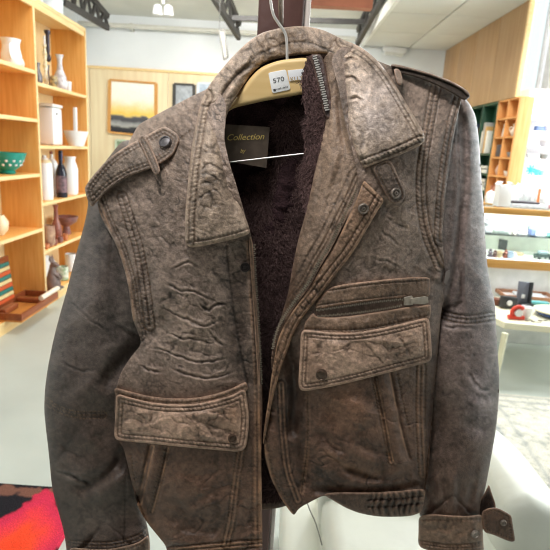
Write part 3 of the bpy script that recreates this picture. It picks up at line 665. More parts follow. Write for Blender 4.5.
# storm flap, facing and zip on the right front
ZP = [(363,180),(356,196),(344,220),(331,246),(321,262),(310,283),(299,298),(285,318),(277,336),(274,352)]
FAC = [(322,60),(331,50),(337,64),(343,90),(346,118),(353,147),(362,166),(366,174),(364,182),(357,198),(345,222),(332,248),(322,264),(311,285),(300,300),(287,319),(279,337),(275,356),(272,372),(270.5,362),(273,345),(277,328),(283,311),(288,294),(292,270),(298,240),(305,216),(313,180),(319,150),(325,118),(324,85)]
FB = TPS([(322,60,-.010),(337,64,-.004),(345,110,.012),(325,118,.0),(319,150,.008),(353,147,.03),(364,180,.044),(313,180,.018),(305,216,.026),(345,222,.048),(298,240,.026),(322,264,.047),(292,270,.026),(300,300,.042),(286,300,.024),(279,337,.036),(274,335,.028),(272,370,.034)])
p = Panel(FAC, 1.0); p.base(.004, FB)
p.fall([(322,60),(325,118),(319,150),(313,180),(305,216),(298,240),(288,294),(277,328),(270,365)], 10, .012)
zl = chaikin(ZP, 2, False)
p.seam(ZP, (5., 8.5), .0011, .8, .0003, 5).fold(ZP, .004, 2.2, fade=False).seam(ZP, (15.,), .0008, .9, .0002, stitch=False)
p.fold([(338,80),(340,120),(348,160)], .005, 3).fold([(331,100),(334,140),(328,190)], -.004, 6, 2, 3).fold([(344,150),(336,185),(322,220)], .003, 4, 2, 4).fold([(326,150),(318,200),(304,240)], .003, 4, 2, 6)
p.crumple(.0008, 9, 181, 1.9, 2.4).wrinkle(.0006, 5, 81, 1.9, 2.2)
p.net(4.2, .0002, 305, 1.9, 1.9, .5)
p.colour((134, 116, 99), (108, 90, 75), 200, 330, edge=.3, seed=83, mott=.22, blobs=[(335,170,14,40,(146,127,108),.5),(292,290,8,40,(104,82,66),.5)])
FO = p.build('facing', PR, thick=.004, label='lighter tan leather facing')
STF = [(363.5,180),(368,184),(375,191),(383,198.5),(383.5,202),(378,210),(366,231),(352,254),(337,273),(318,298),(301,319),(293,334),(287,352),(281,368),(276,386),(272,402),(269.5,416),(266,434),(263,446),(263,436),(266,414),(269,396),(271,378),(274,360),(277.5,340),(286,321),(300,301),(311,286),(322,266),(333,249),(346,223),(357,199)]
p = Panel(STF, .9); p.base(.013); p.edge(3.5, .004)
oe = [(383.5,200),(366,231),(352,254),(337,273),(318,298),(301,319),(293,334),(287,352),(281,368),(272,402)]
p.seam(oe, (3.5, 9.), .0011, .8, .0007, 4.4).seam([(365,183),(382,199)], (3.5,), .0009, .8, .0003).seam(ZP, (3.,), .0008, .8, .0003, stitch=False)
p.crumple(.0009, 9, 185, 1.0, 1.3).wrinkle(.0006, 5, 85); p.colour((138, 114, 94), (116, 92, 72), 240, 380, edge=.6, seed=86, mott=.24, tan=(186, 150, 116))
sd_ = p.seat(363, 208.5); SF = p.build('storm_flap', PR, thick=.005)
zip_teeth('zipper_teeth', [(x - 1.6, y - .8) for x, y in ZP], lambda x, y: float(FB(np.array([x]), np.array([y]))[0]) + .0085, PR, 2.1, 2.8, 1.2)
snap('snap_stud', 363, 208.5, sd_, 5.0, PR, 'socket')
# zip edge on the left front
zip_teeth('zipper_teeth', [(254,244),(255.5,275),(258,312),(260.5,355),(261.5,385)], lambda x, y: base_at(x, y) + .001, PL, 2.1, 2.2, 1.1)
p = Panel([(248.5,238),(251,237),(253,244),(254.5,275),(257,312),(259.5,355),(260.5,385),(258.5,386),(256.5,355),(253.5,312),(251,275)], .9); p.base(.009).edge(1.5, .001); p.colour((104, 86, 70), edge=.7, er=1.2, seed=4); p.build('zipper_tape', PL, thick=.004)
snap('snap_socket', 245, 267, sdL, 4.8, PL, 'socket', mat('blackened_snap_metal', (66, 60, 58), .35, .5, .2, 200))

# inner collar zip and its plush strip beside the hanger
FUR = [(306,56),(318,55),(325,62),(329,90),(327,118),(321,150),(313,182),(305,212),(300,190),(304,150),(305,116),(301,84)]
FRB = TPS([(306,56,-.02),(328,62,-.012),(333,90,-.004),(331,118,.0),(324,150,.006),(305,212,.016),(304,150,-.012),(301,84,-.014)])
p = Panel(FUR, 1.3); p.base(0, FRB); p.fall(None, 8, .008).wrinkle(.003, 12, 6, 1.3, 2); p.col = np.clip(np.array(s2l((70, 52, 52)))[None] * (1 + .5 * p.rel)[:, None], .002, .2)
fs = p.build('fur_strip', JK, LINING, thick=.004, label='purplish brown plush strip')
tufts('fur_pile', fs, FUR, lambda x, y: FRB(x, y) + .002, 2600, (4, 8), (98, 77, 75), 5, (-.3, 1))
p = Panel([(309,54),(322,54),(326,70),(331,95),(333,113),(329,121),(323,113),(319,90),(314,70)], .9); p.base(.008, FRB).edge(2, .002).wrinkle(.0006, 6, 3); p.colour((70, 54, 50), seed=2, edge=.2); zt = p.build('collar_zipper_tape', JK, thick=.003)
zip_teeth('zipper_teeth', [(314.5,55),(319,72),(323.5,92),(327.5,113)], lambda x, y: float(FRB(np.array([x]), np.array([y]))[0]) + .0095, zt, 2.3, 4.4, 1.3, mat('bright_zip_metal', (226, 222, 214), .35, .3, .1, 200))

# --- collar
COLO = [(185,238),(186,244),(190,247.5),(198,247),(208,245),(222,242),(238,238),(251,233.5),(247,221),(243,210),(237,195),(231,175),(226,157),(223,142),(222,130),(225,122),(228,112),(234,100),(241,89),(251,74),(260,66),(269,61),(284,57),(298,55),(311,54),(322,53),(331,54),(336,66),(341,82),(344,100),(346,120),(350,137),(356,154),(363,168.5),(372,165.5),(384,161),(400,155),(413,149),(421,145),(425,140),(424,133),(419,124),(414,116),(406,103),(398,89),(389,75),(379,62),(368,52),(357,45),(344,40),(335,35.5),(326,31),(312,27),(299,26),(286,27),(273,29.5),(261,33),(249,41),(238,51),(226,64),(215,77),(206,90),(200,105),(196,124),(192,146),(189,170),(187,192),(185,216)]
CB = TPS([(190,244,.060),(186,215,.055),(188,180,.046),(196,124,.010),(206,90,-.010),(226,64,-.034),(250,40,-.052),(286,27,-.062),(320,28,-.056),(344,40,-.032),(368,52,-.012),(389,75,.0),(406,103,.024),(425,138,.048),(400,155,.052),(363,168,.050),(250,233,.048),(236,195,.036),(223,140,.012),(228,112,-.008),(245,84,-.034),(268,62,-.050),(300,55,-.056),(330,54,-.030),(341,82,.006),(346,120,.030),(356,154,.046),(375,110,.030),(365,80,.014),(205,180,.052),(210,140,.028),(215,220,.060)])
p = Panel(COLO, 1.0); p.base(.011, CB); p.fall(None, 8, .009); p.fold([(223,124),(219,104),(226,88),(240,72),(258,60)], .006, 2.4)
for e in ([(336,52),(342,66),(345,90),(349,130)],): p.fold(e, .006, 4)
p.fold([(335,38),(334,46),(331,54)], .006, 4).fold([(283,29),(286,42),(287,57)], .005, 3, 1, 3)
p.fold([(205,100),(222,98),(240,72),(262,48)], -.005, 8)
p.fold([(213,120),(216,160),(226,205),(236,228)], -.005, 9).fold([(230,150),(226,180),(236,215)], .004, 5, 2, 3)
# edge topstitching
p.seam([(203,97),(199.5,106),(196,124),(192,146),(189,170),(187,192),(185,216),(185,240)], (4., 9.5), .0012, .9, .0010, 4.4)
p.seam([(188,248),(208,245),(222,242),(238,238),(251,233.5)], (5.5,), .0011, .9, .0005, 4.4)
p.seam([(344,40),(357,45),(368,52),(379,62),(389,75),(398,89),(406,103),(414,116),(425,136)], (4., 8.), .0010, .8, .0004, 5)
p.seam([(363,168.5),(384,161),(400,155),(421,145)], (3.5, 9.), .0012, .9, .0010, 4.4)
p.seam([(206,92),(226,65),(250,42),(286,28),(312,28),(340,40)], (14.,), .0005, 1., .0003, stitch=False)
mL = smooth(300, 260, p.X) * smooth(110, 150, p.Y); mN = smooth(120, 100, p.Y) * smooth(345, 325, p.X); mR = smooth(335, 350, p.X)
p.crumple(.0012, 12, 91, .3, 1.5, mL * smooth(10, 15, poly_near(p.X, p.Y, [(206,90),(196,124),(189,170),(185,240)], False)[0])).wrinkle(.0006, 6, 92, .5, 1.4, mL)
p.wrinkle(.0012, 7, 93, -.75, 2.0, mN * smooth(275, 245, p.X)).wrinkle(.0009, 7, 94, 1.5, 2.0, mN * smooth(255, 280, p.X)).crumple(.0012, 11, 95, 1.2, 1.6, mN)
p.wrinkle(.0006, 7, 96, 1.0, 1.4, mR).crumple(.0007, 10, 97, 1.1, 1.6, mR).wrinkle(.0013, 24, 98, 1.0, 1.6, mR, 2).wrinkle(.0004, 4, 99)
for e in ([(338,62),(350,58),(358,62)], [(343,78),(352,76),(362,84)], [(346,100),(356,96),(362,102)]): p.crease(e, .0018, 1.3, 20)
p.net(4.2, .00022, 303, 1.0, 1.3, .5, 1 - .65 * mR)
p.colour((158, 142, 124), edge=.55, er=2.2, seed=101, mott=.2, tan=(190, 162, 140), blobs=[(376,105,26,34,(178,171,168),.75),(300,40,40,14,(136,116,100),.4),(222,180,14,50,(132,114,96),.4),(338,120,10,40,(110,92,78),.5)])  # cool pale blob paints a highlight onto the right collar leaf
COLLAR = p.build('collar', JK, thick=.009)

# collar tab under the right collar
p = Panel([(371,166),(390,158),(399,178),(405,191),(405,198),(400,202.5),(394,204),(389,201),(381,186)], .9); p.base(.010); p.edge(2.5, .0025).seam(None, (3.,), .0008, .7, .0002).wrinkle(.0005, 6, 3)
p.colour((104, 92, 82), edge=.45, seed=7); sd_ = p.seat(395, 193); p.build('collar_tab', JK, thick=.004)
snap('snap_socket', 395, 193, sd_, 5.0, JK, 'socket')

# --- shoulder straps
SD = TPS([(84,194,.006),(92,208,.002),(100,168,.004),(109,189,.010),(124,148,.002),(130,176,.018),(146,136,-.006),(150,168,.024),(164,126,-.004),(179,138,.010),(173,155,.022),(155,167,.024)])
p = Panel([(84.5,188),(89,181),(97,171),(106,161),(115,153.5),(124,147.5),(135,141.5),(146,135.5),(155,130.5),(164,126),(171,129.5),(178,134.5),(179.5,140),(176.5,148),(173,155),(164,161.5),(154,167.5),(142,171.5),(129.5,176),(119,182),(109,189),(99.5,199),(91.5,208),(87,199)], .95)
p.base(.008, SD); p.edge(3, .003); p.seam(None, (3.6,), .0009, .8, .0004, 4.2).seam(None, (6.8,), .0007, .8, .0003, 4.2)
p.crumple(.0007, 9, 111, -.6, 1.6, smooth(6, 9, p.s)).wrinkle(.0005, 5, 112); p.net(4.0, .00016, 304, -.6, 1.4, .3)
p.colour((130, 117, 104), edge=.5, seed=113, mott=.2, blobs=[(166,143,12,12,(96,84,76),.7)])
EPD = p.seat(166, 143); EP = p.build('shoulder_strap', JK, thick=.006)
snap('strap_snap', 166, 143, EPD, 6.2, EP, 'cap', mat('dark_snap_metal', (112, 108, 110), .4, .5, .15, 300))
p = Panel([(137,138),(143.5,134.5),(149,143),(155,155),(161,171),(158,175),(153.5,174),(149,164),(143,151)], .9); p.base(.0135, SD); p.edge(2.2, .0025).seam(None, (2.4,), .0008, .6, .0002, 4); p.colour((122, 108, 95), edge=.5, seed=9); p.build('strap_keeper', EP, thick=.008)
SD2 = TPS([(392,66,-.010),(430,74,-.012),(468,92,-.016),(468,100,-.010),(430,82,-.006),(395,72,-.006)])
p = Panel([(390,64),(398,64.5),(412,68),(430,73),(450,80.5),(463,87.5),(469,92.5),(470,97),(466,100.5),(461,99),(452,93),(438,86),(424,80),(408,75),(394,73)], .9); p.base(.006, SD2); p.edge(2.4, .003); p.seam([(390,64),(430,73),(463,87),(470,95)], (3.,), .0008, .9, 0, stitch=False)
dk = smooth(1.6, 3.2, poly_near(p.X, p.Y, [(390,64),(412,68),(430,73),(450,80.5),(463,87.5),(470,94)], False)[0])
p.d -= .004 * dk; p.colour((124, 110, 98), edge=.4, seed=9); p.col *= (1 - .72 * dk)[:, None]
EP2 = p.build('shoulder_strap', JK, thick=.010)
p = Panel([(393.5,69),(398,68.5),(401,72),(403,80),(402,85),(397.5,84.5),(395,77)], .8); p.base(.016, SD2); p.edge(2.5, .003); p.colour((138, 122, 108), edge=.5, seed=6); p.build('strap_keeper', EP2, thick=.008)

# --- chest and hand pockets
def flap(outline, off, rows, blobs, seed, top, wr=.0012):
    p = Panel(outline, .95); p.base(off); p.edge(3.2, .0036)
    p.fold([(outline[0][0] + 5, outline[0][1] + 6), ((outline[0][0] + outline[-1][0]) / 2, outline[0][1] + 10), (outline[-1][0] - 5, outline[-1][1] + 6)], .002, 4)
    p.seam(None, rows, .0010, .8, .0007, 4.2).crumple(.0016, 11, seed, .15, 1.7, smooth(8, 12, p.s), rk=.6).wrinkle(.0006, 6, seed + 1, .1, 1.5)
    p.wrinkle(.0022, 26, seed + 2, .1, 1.8, smooth(6, 14, p.s), 2)
    p.net(4.2, .0002, seed + 60, .2, 1.5, .5)
    p.colour(top, edge=.75, er=2.4, seed=seed + 3, mott=.24, tan=(186, 154, 130), blobs=blobs); return p
FL = [(115.8,393),(115.5,412),(114,434),(115.5,439),(120,441),(150,443.5),(182,447),(215,450),(238,452),(243.5,450),(246.5,446),(248.5,432),(249.3,416),(247.5,403),(245.5,388),(232,395),(215,400),(198,403.5),(182,404.5),(165,404),(149,402),(132,398)]
p = flap(FL, .014, (3.4, 7.2), [(205,428,30,12,(158,132,110),.5),(232,415,12,20,(150,116,88),.5)], 121, (158, 134, 115))
sd_ = p.seat(232, 438); FLO = p.build('pocket_flap', PL, thick=.008)
snap('snap_cap', 232, 438, sd_, 4.6, PL, 'cap', mat('brown_snap_metal', (104, 86, 74), .35, .6, .2, 200))
p = Panel([(114,387),(132,392),(149,396),(165,398),(182,398.5),(198,397.5),(215,394),(232,388.5),(246,381),(248,387),(247,391),(232,397.5),(215,402.5),(198,406),(182,407),(165,406.5),(149,404.5),(132,400.5),(115,396)], .9); p.base(.011); p.fall(None, 5, .005); p.seam([(114,389),(149,398),(182,400.5),(215,396),(247,383)], (3.,), .0010, .8, .0005, 4.4); p.wrinkle(.0006, 7, 2); p.colour((126, 104, 86), edge=.5, seed=22); p.build('pocket_welt', PL, thick=.008)
FR_ = [(300.8,329),(300.2,350),(298.8,372),(298.4,385),(300,389.5),(304.5,391.5),(320,389),(344,384),(368,378),(397,370.5),(424,363.5),(429.5,361.5),(432,357.5),(431.5,345),(430.5,331),(429,317),(414,320.5),(398,324.5),(382,328),(366,331),(350,332.5),(335,332.5),(318,331)]
p = flap(FR_, .014, (3.6, 7.), [(362,345,30,9,(164,138,116),.5),(312,360,8,24,(140,110,86),.5),(400,340,24,14,(148,126,106),.5)], 131, (158, 135, 116))
sd_ = p.seat(321.7, 374); p.build('pocket_flap', PR, thick=.008)
snap('snap_cap', 321.7, 374, sd_, 6.0, PR, 'cap', mat('brown_snap_metal', (104, 86, 74), .35, .6, .2, 200))
# zipped pocket above the flap: upper band, dark opening with teeth, lower band
p = Panel([(330,287),(345,284),(365,281.5),(390,279),(412,277),(430,277),(430.5,286),(430,297),(412,296.5),(404,297.5),(380,299.5),(350,303.5),(326,307.5),(314,309),(320,298)], .9); p.base(.009); p.edge(3, .003); p.seam([(330,287),(365,281.5),(390,279),(430,277)], (3.5,), .0010, .8, .0006, 4.4).seam([(314,309),(350,303.5),(404,297.5)], (3.,), .0010, .8, .0005, 4.4).wrinkle(.0007, 8, 3); p.colour((120, 101, 84), edge=.7, er=1.8, seed=24); p.build('pocket_band', PR, thick=.006)
p = Panel([(313,306),(350,300),(404,294),(426,294),(428,304),(410,310),(380,315),(350,319),(318,321)], 1.0); p.base(.0055); p.colour((92, 77, 66), seed=3, edge=0); p.build('zipper_tape', PR, thick=.003)
p = Panel([(313.5,312),(316,317),(330,317.5),(350,316),(370,313),(390,310),(410,306.5),(418,306.5),(431,304),(431,312),(429.5,320),(414,323.5),(398,327.5),(382,331),(366,333.5),(350,335),(335,335),(318,334),(303,332),(305,322)], .9); p.base(.010); p.edge(3, .003); p.seam([(301,331.5),(335,333.5),(366,332),(398,326),(431,318)], (3.2,), .0010, .8, .0006, 4.4).wrinkle(.0009, 8, 4).fold([(320,326),(350,325),(390,319)], -.002, 5); p.colour((116, 97, 80), edge=.7, er=1.8, seed=25); p.build('pocket_band', PR, thick=.006)
zip_teeth('zipper_teeth', [(316,310.5),(350,305.5),(380,301.5),(406,299)], lambda x, y: base_at(x, y) + .0085, PR, 2.0, 2.0, 1.0)
zip_teeth('zipper_teeth', [(317,316.5),(350,313.5),(380,309.5),(404,305)], lambda x, y: base_at(x, y) + .0085, PR, 2.0, 2.0, 1.0)
mb = MB(); dz = base_at(415, 300) + .013
def pxbox(mb, q, d, th=.002): mb.prism([atY(a, b, YJ - d) for a, b in q], (0, th, 0), .0004)
pxbox(mb, [(404,297.5),(412,296),(414,299),(413,305),(404,305.5)], dz + .001, .003); pxbox(mb, [(411,298.5),(425,296.5),(428,297.5),(428.5,303),(425,304.5),(411,303.5)], dz + .003, .0018)
mb.build('zipper_pull', mat('zip_pull_metal', (172, 162, 148), .4, .3, .2, 200), PR)
mb = MB(); pxbox(mb, [(446,272),(449.5,270),(450.5,275),(446.5,284),(444,283)], base_at(447, 277) + .006, .001); mb.build('care_tag', mat('woven_tag', (120, 112, 106), .8), SR)

# ------------------------------------------------------------------ the hanger
HY = YJ + .024
HG = root('wooden_hanger', 'pale wooden coat hanger inside the jacket collar, with white numbered sticker', 'hanger', atY(287, 60, HY))
WD = wood_mat('beech_wood', (240, 208, 150), (230, 194, 132), .4, 0, 5)
top = catmull([(168,146),(200,128),(226,111),(241,90),(258,70),(276,61.5),(295,58.5),(312,58.5),(332,66),(354,82),(378,96),(404,110)], 5)
bot = catmull([(404,122),(378,112),(352,103),(330,97),(309,94),(290,96.5),(270,100),(251,104),(229,111),(204,134),(170,156)], 5)
p = Panel([tuple(q) for q in top + bot], 1.6, 1); p.d[:] = YJ - HY; p.edge(4, .005); p.build('hanger_body', HG, WD, thick=.014)
hk = [atY(a, b, HY + .006) for a, b in [(287.2,62),(287,50),(286.6,40),(284.5,32),(279,24),(274,16),(271.5,7),(270.5,-4),(273,-16),(281,-24),(291,-24),(298,-16),(299,-6)]]
mb = MB(); mb.tube(hk, .0019, 10, 5); mb.build('hook', BRIGHT, HG, label='silver wire hook')
mb = MB(); ra, rb = atY(221, 163.2, HY + .004), atY(312, 152.6, HY + .004); mb.tube([atY(204, 134, HY + .006), atY(214, 160, HY + .004), ra, rb, atY(328, 146, HY + .004), atY(352, 106, HY + .006)], .001, 8); mb.ball(atY(228.5, 162.8, HY + .003), .0026)
mb.build('trouser_bar', BRIGHT, HG, label='thin silver trouser bar')
mb = MB(); pxbox(mb, [(268.4,73.5),(270,72.4),(284.5,69.6),(286.2,70.6),(290.4,88.2),(289.4,89.8),(273.6,93.2),(272,92)], YJ - HY + .0012, .0012)
stk = mb.build('price_sticker', mat('sticker_paper', (252, 252, 250), .5), HG, label='white square sticker with the number 570')
INK = mat('black_ink', (40, 40, 42), .6)
tm = MB(); text_px(tm, '570', (273.6, 83.2), (284.6, 80.6), 4.6, HY - .0016)

for k in range(9):
    x = 276.4 + k * 1.3; y = 89.7 - k * .3; pxbox(tm, [(x, y - 1.0 - .3 * (k % 2)), (x + .75, y - 1.2 - .3 * (k % 2)), (x + .8, y), (x + .05, y + .2)], YJ - HY + .0016, .0003)
pxbox(tm, [(273.2,89.2),(275.6,88.7),(276.0,91),(273.6,91.5)], YJ - HY + .0016, .0003); tm.build('number_lettering', INK, stk, smooth=False)
mb = MB(); pxbox(mb, [(287.6,70.4),(308.4,68.2),(308,79.2),(289.6,81.4)], YJ - HY + .0012, .0012); st2 = mb.build('second_sticker', mat('pale_sticker', (244, 244, 247), .45), HG, label='pale sticker with gold capitals')
tm = MB(); text_px(tm, 'KLLY.', (291, 81.4), (304.2, 79.4), 4.2, HY - .0016); tm.build('gold_capitals', mat('gold_ink', (176, 140, 66), .4), st2, smooth=False)
tm = MB(); pxbox(tm, [(301,72.6),(303.2,72.0),(303.6,75.4),(302.4,75.2)], YJ - HY + .0016, .0003); tm.build('ink_mark', INK, st2, smooth=False)
# ================================================================== the room
YB = 8.6
PINE = wood_mat('honey_pine', (240, 182, 106), (228, 162, 84), .45, 2, 5)
PINEF = wood_mat('pale_pine_edge', (244, 214, 160), (234, 198, 138), .45, 1, 5)
PLY = wood_mat('plywood_panel', (186, 152, 114), (172, 136, 98), .5, 2, 2.2)
WHITE = mat('white_ceramic', (238, 238, 238), .25, 0, .02, 4)
CREAM = mat('cream_laminate', (238, 232, 204), .4, 0, .03, 3)
DARKSTEEL = mat('dark_painted_steel', (70, 68, 66), .5, .3, .1, 8)
GLASS = emit_free_glass('clear_glass')

# floor: pale sealed concrete
mb = MB(); mb.box(-3.4, 4.2, -1.6, YB + .2, -.06, 0)
struct(mb.build('floor', mat('sealed_concrete', (186, 192, 184), .32, 0, .07, 1.6, .05, 14, (1, 1, 1), .4), smooth=False))
mb = MB(); mb.box(-3.4, 2.5, YB, YB + .15, 0, 4.6); mb.box(2.5, 4.2, YB, YB + .15, 0, .3)
struct(mb.build('wall_back', mat('white_wall_paint', (228, 231, 232), .8, 0, .03, 2), smooth=False))
mb = MB(); mb.box(-3.4, -3.25, .6, YB, 0, 4.6); struct(mb.build('wall_left', MATS['white_wall_paint'], smooth=False))
mb = MB(); mb.box(-3.4, 4.2, -1.75, -1.6, 0, 4.6); struct(mb.build('wall_front', mat('dark_wall_paint', (84, 80, 74), .8, 0, .03, 2), smooth=False))  # unseen wall behind the camera, added and kept dark to cut frontal light
mb = MB(); mb.box(-3.4, -3.25, -1.6, .6, 0, 4.6); struct(mb.build('wall_left', MATS['white_wall_paint'], smooth=False))
# plywood lining on the back wall with joints
zt = atY(150, 72, YB)[2]
mb = MB()
xs = [-3.25, -3.08, -1.85, -.62, .6, 1.8, 2.42]
for a, b in zip(xs[:-1], xs[1:]): mb.box(a + .004, b - .004, YB - .03, YB - .001, 0, zt, .004)
struct(mb.build('trim_1', wood_mat('cream_plywood', (236, 218, 180), (228, 206, 166), .5, 2, 2.0)))
mb = MB(); z1 = atY(150, 67, YB)[2]; mb.box(-3.25, 2.42, YB - .05, YB - .001, zt, zt + .04, .006); struct(mb.build('trim_2', PINEF))
# roof: sloping main ceiling and a lower white panelled ceiling on the right
mb = MB(); zc = atY(165, 19, YB)[2]
mb.add([(-3.4, -1.6, 4.4), (2.5, -1.6, 4.4), (2.5, YB + .15, zc), (-3.4, YB + .15, zc), (-3.4, -1.6, 4.45), (2.5, -1.6, 4.45), (2.5, YB + .15, zc + .05), (-3.4, YB + .15, zc + .05)], [(0, 3, 2, 1), (4, 5, 6, 7), (0, 1, 5, 4), (1, 2, 6, 5), (2, 3, 7, 6), (3, 0, 4, 7)])
struct(mb.build('ceiling', mat('grey_ceiling_sheet', (212, 212, 204), .8, 0, .05, 2), smooth=False))
ZL = 3.08; xl0, xl1 = 1.2, 1.03
PANELW = mat('white_ceiling_panel', (214, 214, 208), .6, 0, .03, 2)
mb = MB()
for i in range(7):
    y0 = 1.6 + i * 1.0; y1 = y0 + .985
    for x0, x1 in ((1.14, 1.82), (1.835, 2.5)): mb.box(x0, x1, y0, min(y1, YB), ZL, ZL + .03, .004)
struct(mb.build('ceiling_panel', PANELW)).name = 'ceiling_lower'
mb = MB(); mb.box(1.14, 2.5, 1.6, YB, ZL + .031, ZL + .1); struct(mb.build('ceiling_deck', PANELW, smooth=False)).name = 'ceiling_upper'
mb = MB(); mb.box(1.10, 1.14, 1.6, YB, ZL - .02, ZL + .12, .004); struct(mb.build('trim_3', mat('white_trim_paint', (236, 236, 230), .5)))
# plywood bulkhead on the right, above the cubby shelves
XW = 2.4; zb = 2.14
mb = MB()
for i in range(4):
    a = 5.8 + i * .7; mb.box(XW, XW + .05, a + .003, min(a + .697, YB - .03), zb, ZL, .003)
struct(mb.build('wall_right', PLY))
mb = MB(); mb.box(XW, XW + .05, 5.77, 5.8, zb, ZL, .003); struct(mb.build('trim_4', PINEF))
# daylight window wall further right
mb = MB()
mb.box(3.95, 4.1, -1.6, YB, 0, .3); mb.box(3.95, 4.1, -1.6, YB, 4.3, 4.36); mb.box(3.95, 4.1, YB - .2, YB, .3, 4.3); mb.box(3.95, 4.1, -1.6, -1.4, .3, 4.3)
struct(mb.build('wall_window_side', mat('bright_white_paint', (244, 244, 244), .7), smooth=False)).name = 'wall_far_right'
w = None
mb = MB(); mb.box(3.98, 4.04, -1.4, YB - .2, .3, .36); mb.box(3.98, 4.04, -1.4, YB - .2, 4.24, 4.3)
for y in (-1.4, 1.05, 3.5, 5.95, 8.35): mb.box(3.98, 4.04, y, y + .05, .36, 4.24)
w = struct(mb.build('window_1', MATS['bright_white_paint']))
ORG['window_1'] = np.array(w.location)
mb = MB(); mb.box(4.005, 4.012, -1.35, 8.35, .36, 4.24); mb.build('window_pane', GLASS, w, smooth=False)
# glazed end wall, with a rooflight added to whiten the bright side
mb = MB(); mb.box(2.5, 3.95, YB + .04, YB + .1, .3, .36); mb.box(2.5, 3.95, YB + .04, YB + .1, 4.3, 4.36); mb.box(2.5, 2.55, YB + .04, YB + .1, .36, 4.3); mb.box(3.9, 3.95, YB + .04, YB + .1, .36, 4.3)
w2 = struct(mb.build('window_2', MATS['bright_white_paint'])); ORG['window_2'] = np.array(w2.location)
mb = MB(); mb.box(2.55, 3.9, YB + .065, YB + .072, .36, 4.3); mb.build('window_pane', GLASS, w2, smooth=False)
mb = MB(); mb.box(2.5, 2.55, -1.6, YB, 4.36, 4.42); mb.box(3.95, 4.0, -1.6, YB, 4.36, 4.42)
for y in (-1.6, 1.8, 5.2, 8.55): mb.box(2.55, 3.95, y, y + .05, 4.36, 4.42)
w3 = struct(mb.build('added_rooflight', MATS['bright_white_paint'])); ORG['added_rooflight'] = np.array(w3.location)
mb = MB(); mb.box(2.55, 3.95, -1.55, 8.55, 4.385, 4.392); mb.build('window_pane', GLASS, w3, smooth=False)

# pipe along the back wall
zp0, zp1 = atY(90, 24, YB - .12), atY(258, 33, YB - .12)
mb = MB(); mb.tube([(-3.2, YB - .12, zp0[2]), (1.0, YB - .12, zp1[2])], .035, 12)
for x in (-2.4, -1.0, .4): mb.box(x - .02, x + .02, YB - .12, YB, zp0[2] - .05, zp0[2] + .05)
tag(mb.build('wall_pipe', mat('pale_pipe_paint', (206, 204, 194), .5)), 'pale pipe running along the top of the back wall', 'pipe')
# steel roof trusses
def truss(a, b, drop, name, label, lift=.9):
    """two chords from a to b with zigzag web; b is the low end"""
    a = np.array(a); b = np.array(b); up = np.array([0, 0, drop]); r = root(name, label, 'roof truss', b)
    m1 = MB(); m1.bar(a, b, .055, .07); m1.build('bottom_chord', DARKSTEEL, r, smooth=False)
    m2 = MB(); m2.bar(a + up, b + up * .35, .055, .07); m2.build('top_chord', DARKSTEEL, r, smooth=False)
    n = 5
    for i in range(n):
        p = a + (b - a) * i / n; q = a + (b - a) * (i + .5) / n; s = a + (b - a) * (i + 1) / n; k = 1 - .65 * (i + .5) / n
        m3 = MB(); m3.bar(p, q + up * k, .035); m3.bar(q + up * k, s, .035); m3.build('web_brace', DARKSTEEL, r, smooth=False)
    return r
Yt = 7.9
truss(atY(64, 2, 7.0), atY(108, 28, Yt), .42, 'roof_truss', 'dark steel roof truss above the top left corner of the bookshelf')
truss(atY(196, -30, 6.6), atY(239, 38, Yt), .5, 'roof_truss', 'dark steel roof truss left of the maroon column')
truss(atY(402, -36, 6.2), atY(357, 44, Yt), .5, 'roof_truss', 'dark steel roof truss at the edge of the white panelled ceiling')
mb = MB(); a = atY(232, 18, 7.6); b = atY(365, 22, 7.6); mb.bar(a, b, .06); tag(mb.build('steel_tie_bar', DARKSTEEL, smooth=False), 'grey steel tie bar passing behind the maroon column', 'beam')
mb = MB(); a = atY(296, -1, 5.4); b = atY(372, 3, 5.4); mb.bar(a, b, .12, .12); tag(mb.build('ceiling_beam', mat('red_brown_beam', (150, 88, 62), .6, 0, .12, 6), smooth=False), 'reddish brown beam at top edge right of the column', 'beam')
# lamp, sign, detector
c = atY(163, 8, 7.2); r = root('ceiling_light', 'small white twin ceiling spotlight on the grey ceiling', 'ceiling light', c)
mb = MB(); mb.lathe(c + [0, 0, .05], [(.02, 0), (.02, .25)], 12); mb.build('stem', WHITE, r)
for s in (-1, 1):
    mb = MB(); mb.lathe(c + [s * .07, 0, -.08], [(.02, .12), (.05, .1), (.065, 0), (.06, -.005)][::-1], 16); mb.build('lamp_head', WHITE, r)
q = [atY(*p, 6.8) for p in ((219.5, 29), (224, 30.5), (228, 57), (224, 60))]
r = root('hanging_sign', 'small pale framed sign hanging edge on below the roof truss', 'sign', q[0]); mb = MB(); mb.prism(q, (0, .02, 0), .003); mb.build('sign_panel', mat('pale_sign_panel', (168, 168, 158), .5), r)
mb = MB(); qq = q + [q[0]]
for i in range(4): mb.bar(qq[i] + [0, -.006, 0], qq[i + 1] + [0, -.006, 0], .02)
mb.build('sign_frame', mat('grey_sign_frame', (98, 96, 90), .5), r, smooth=False)
mb = MB(); mb.tube([q[0], q[0] + [-.01, 0, .5]], .004, 6); mb.build('cord', DARKSTEEL, r)
r = root('emergency_light', 'white emergency light box on the wall under the panelled ceiling', 'emergency light', atY(394, 55, YB))
c = atY(394, 50, YB - .058); mb = MB(); mb.rbox(c, (.36, .12, .09), 0, 0, .05, .02); mb.build('housing', WHITE, r)
mb = MB(); mb.rbox(c + [0, -.01, -.06], (.28, .08, .05), 0, 0, .05, .012); mb.build('diffuser', mat('pale_diffuser', (222, 222, 214), .3), r)

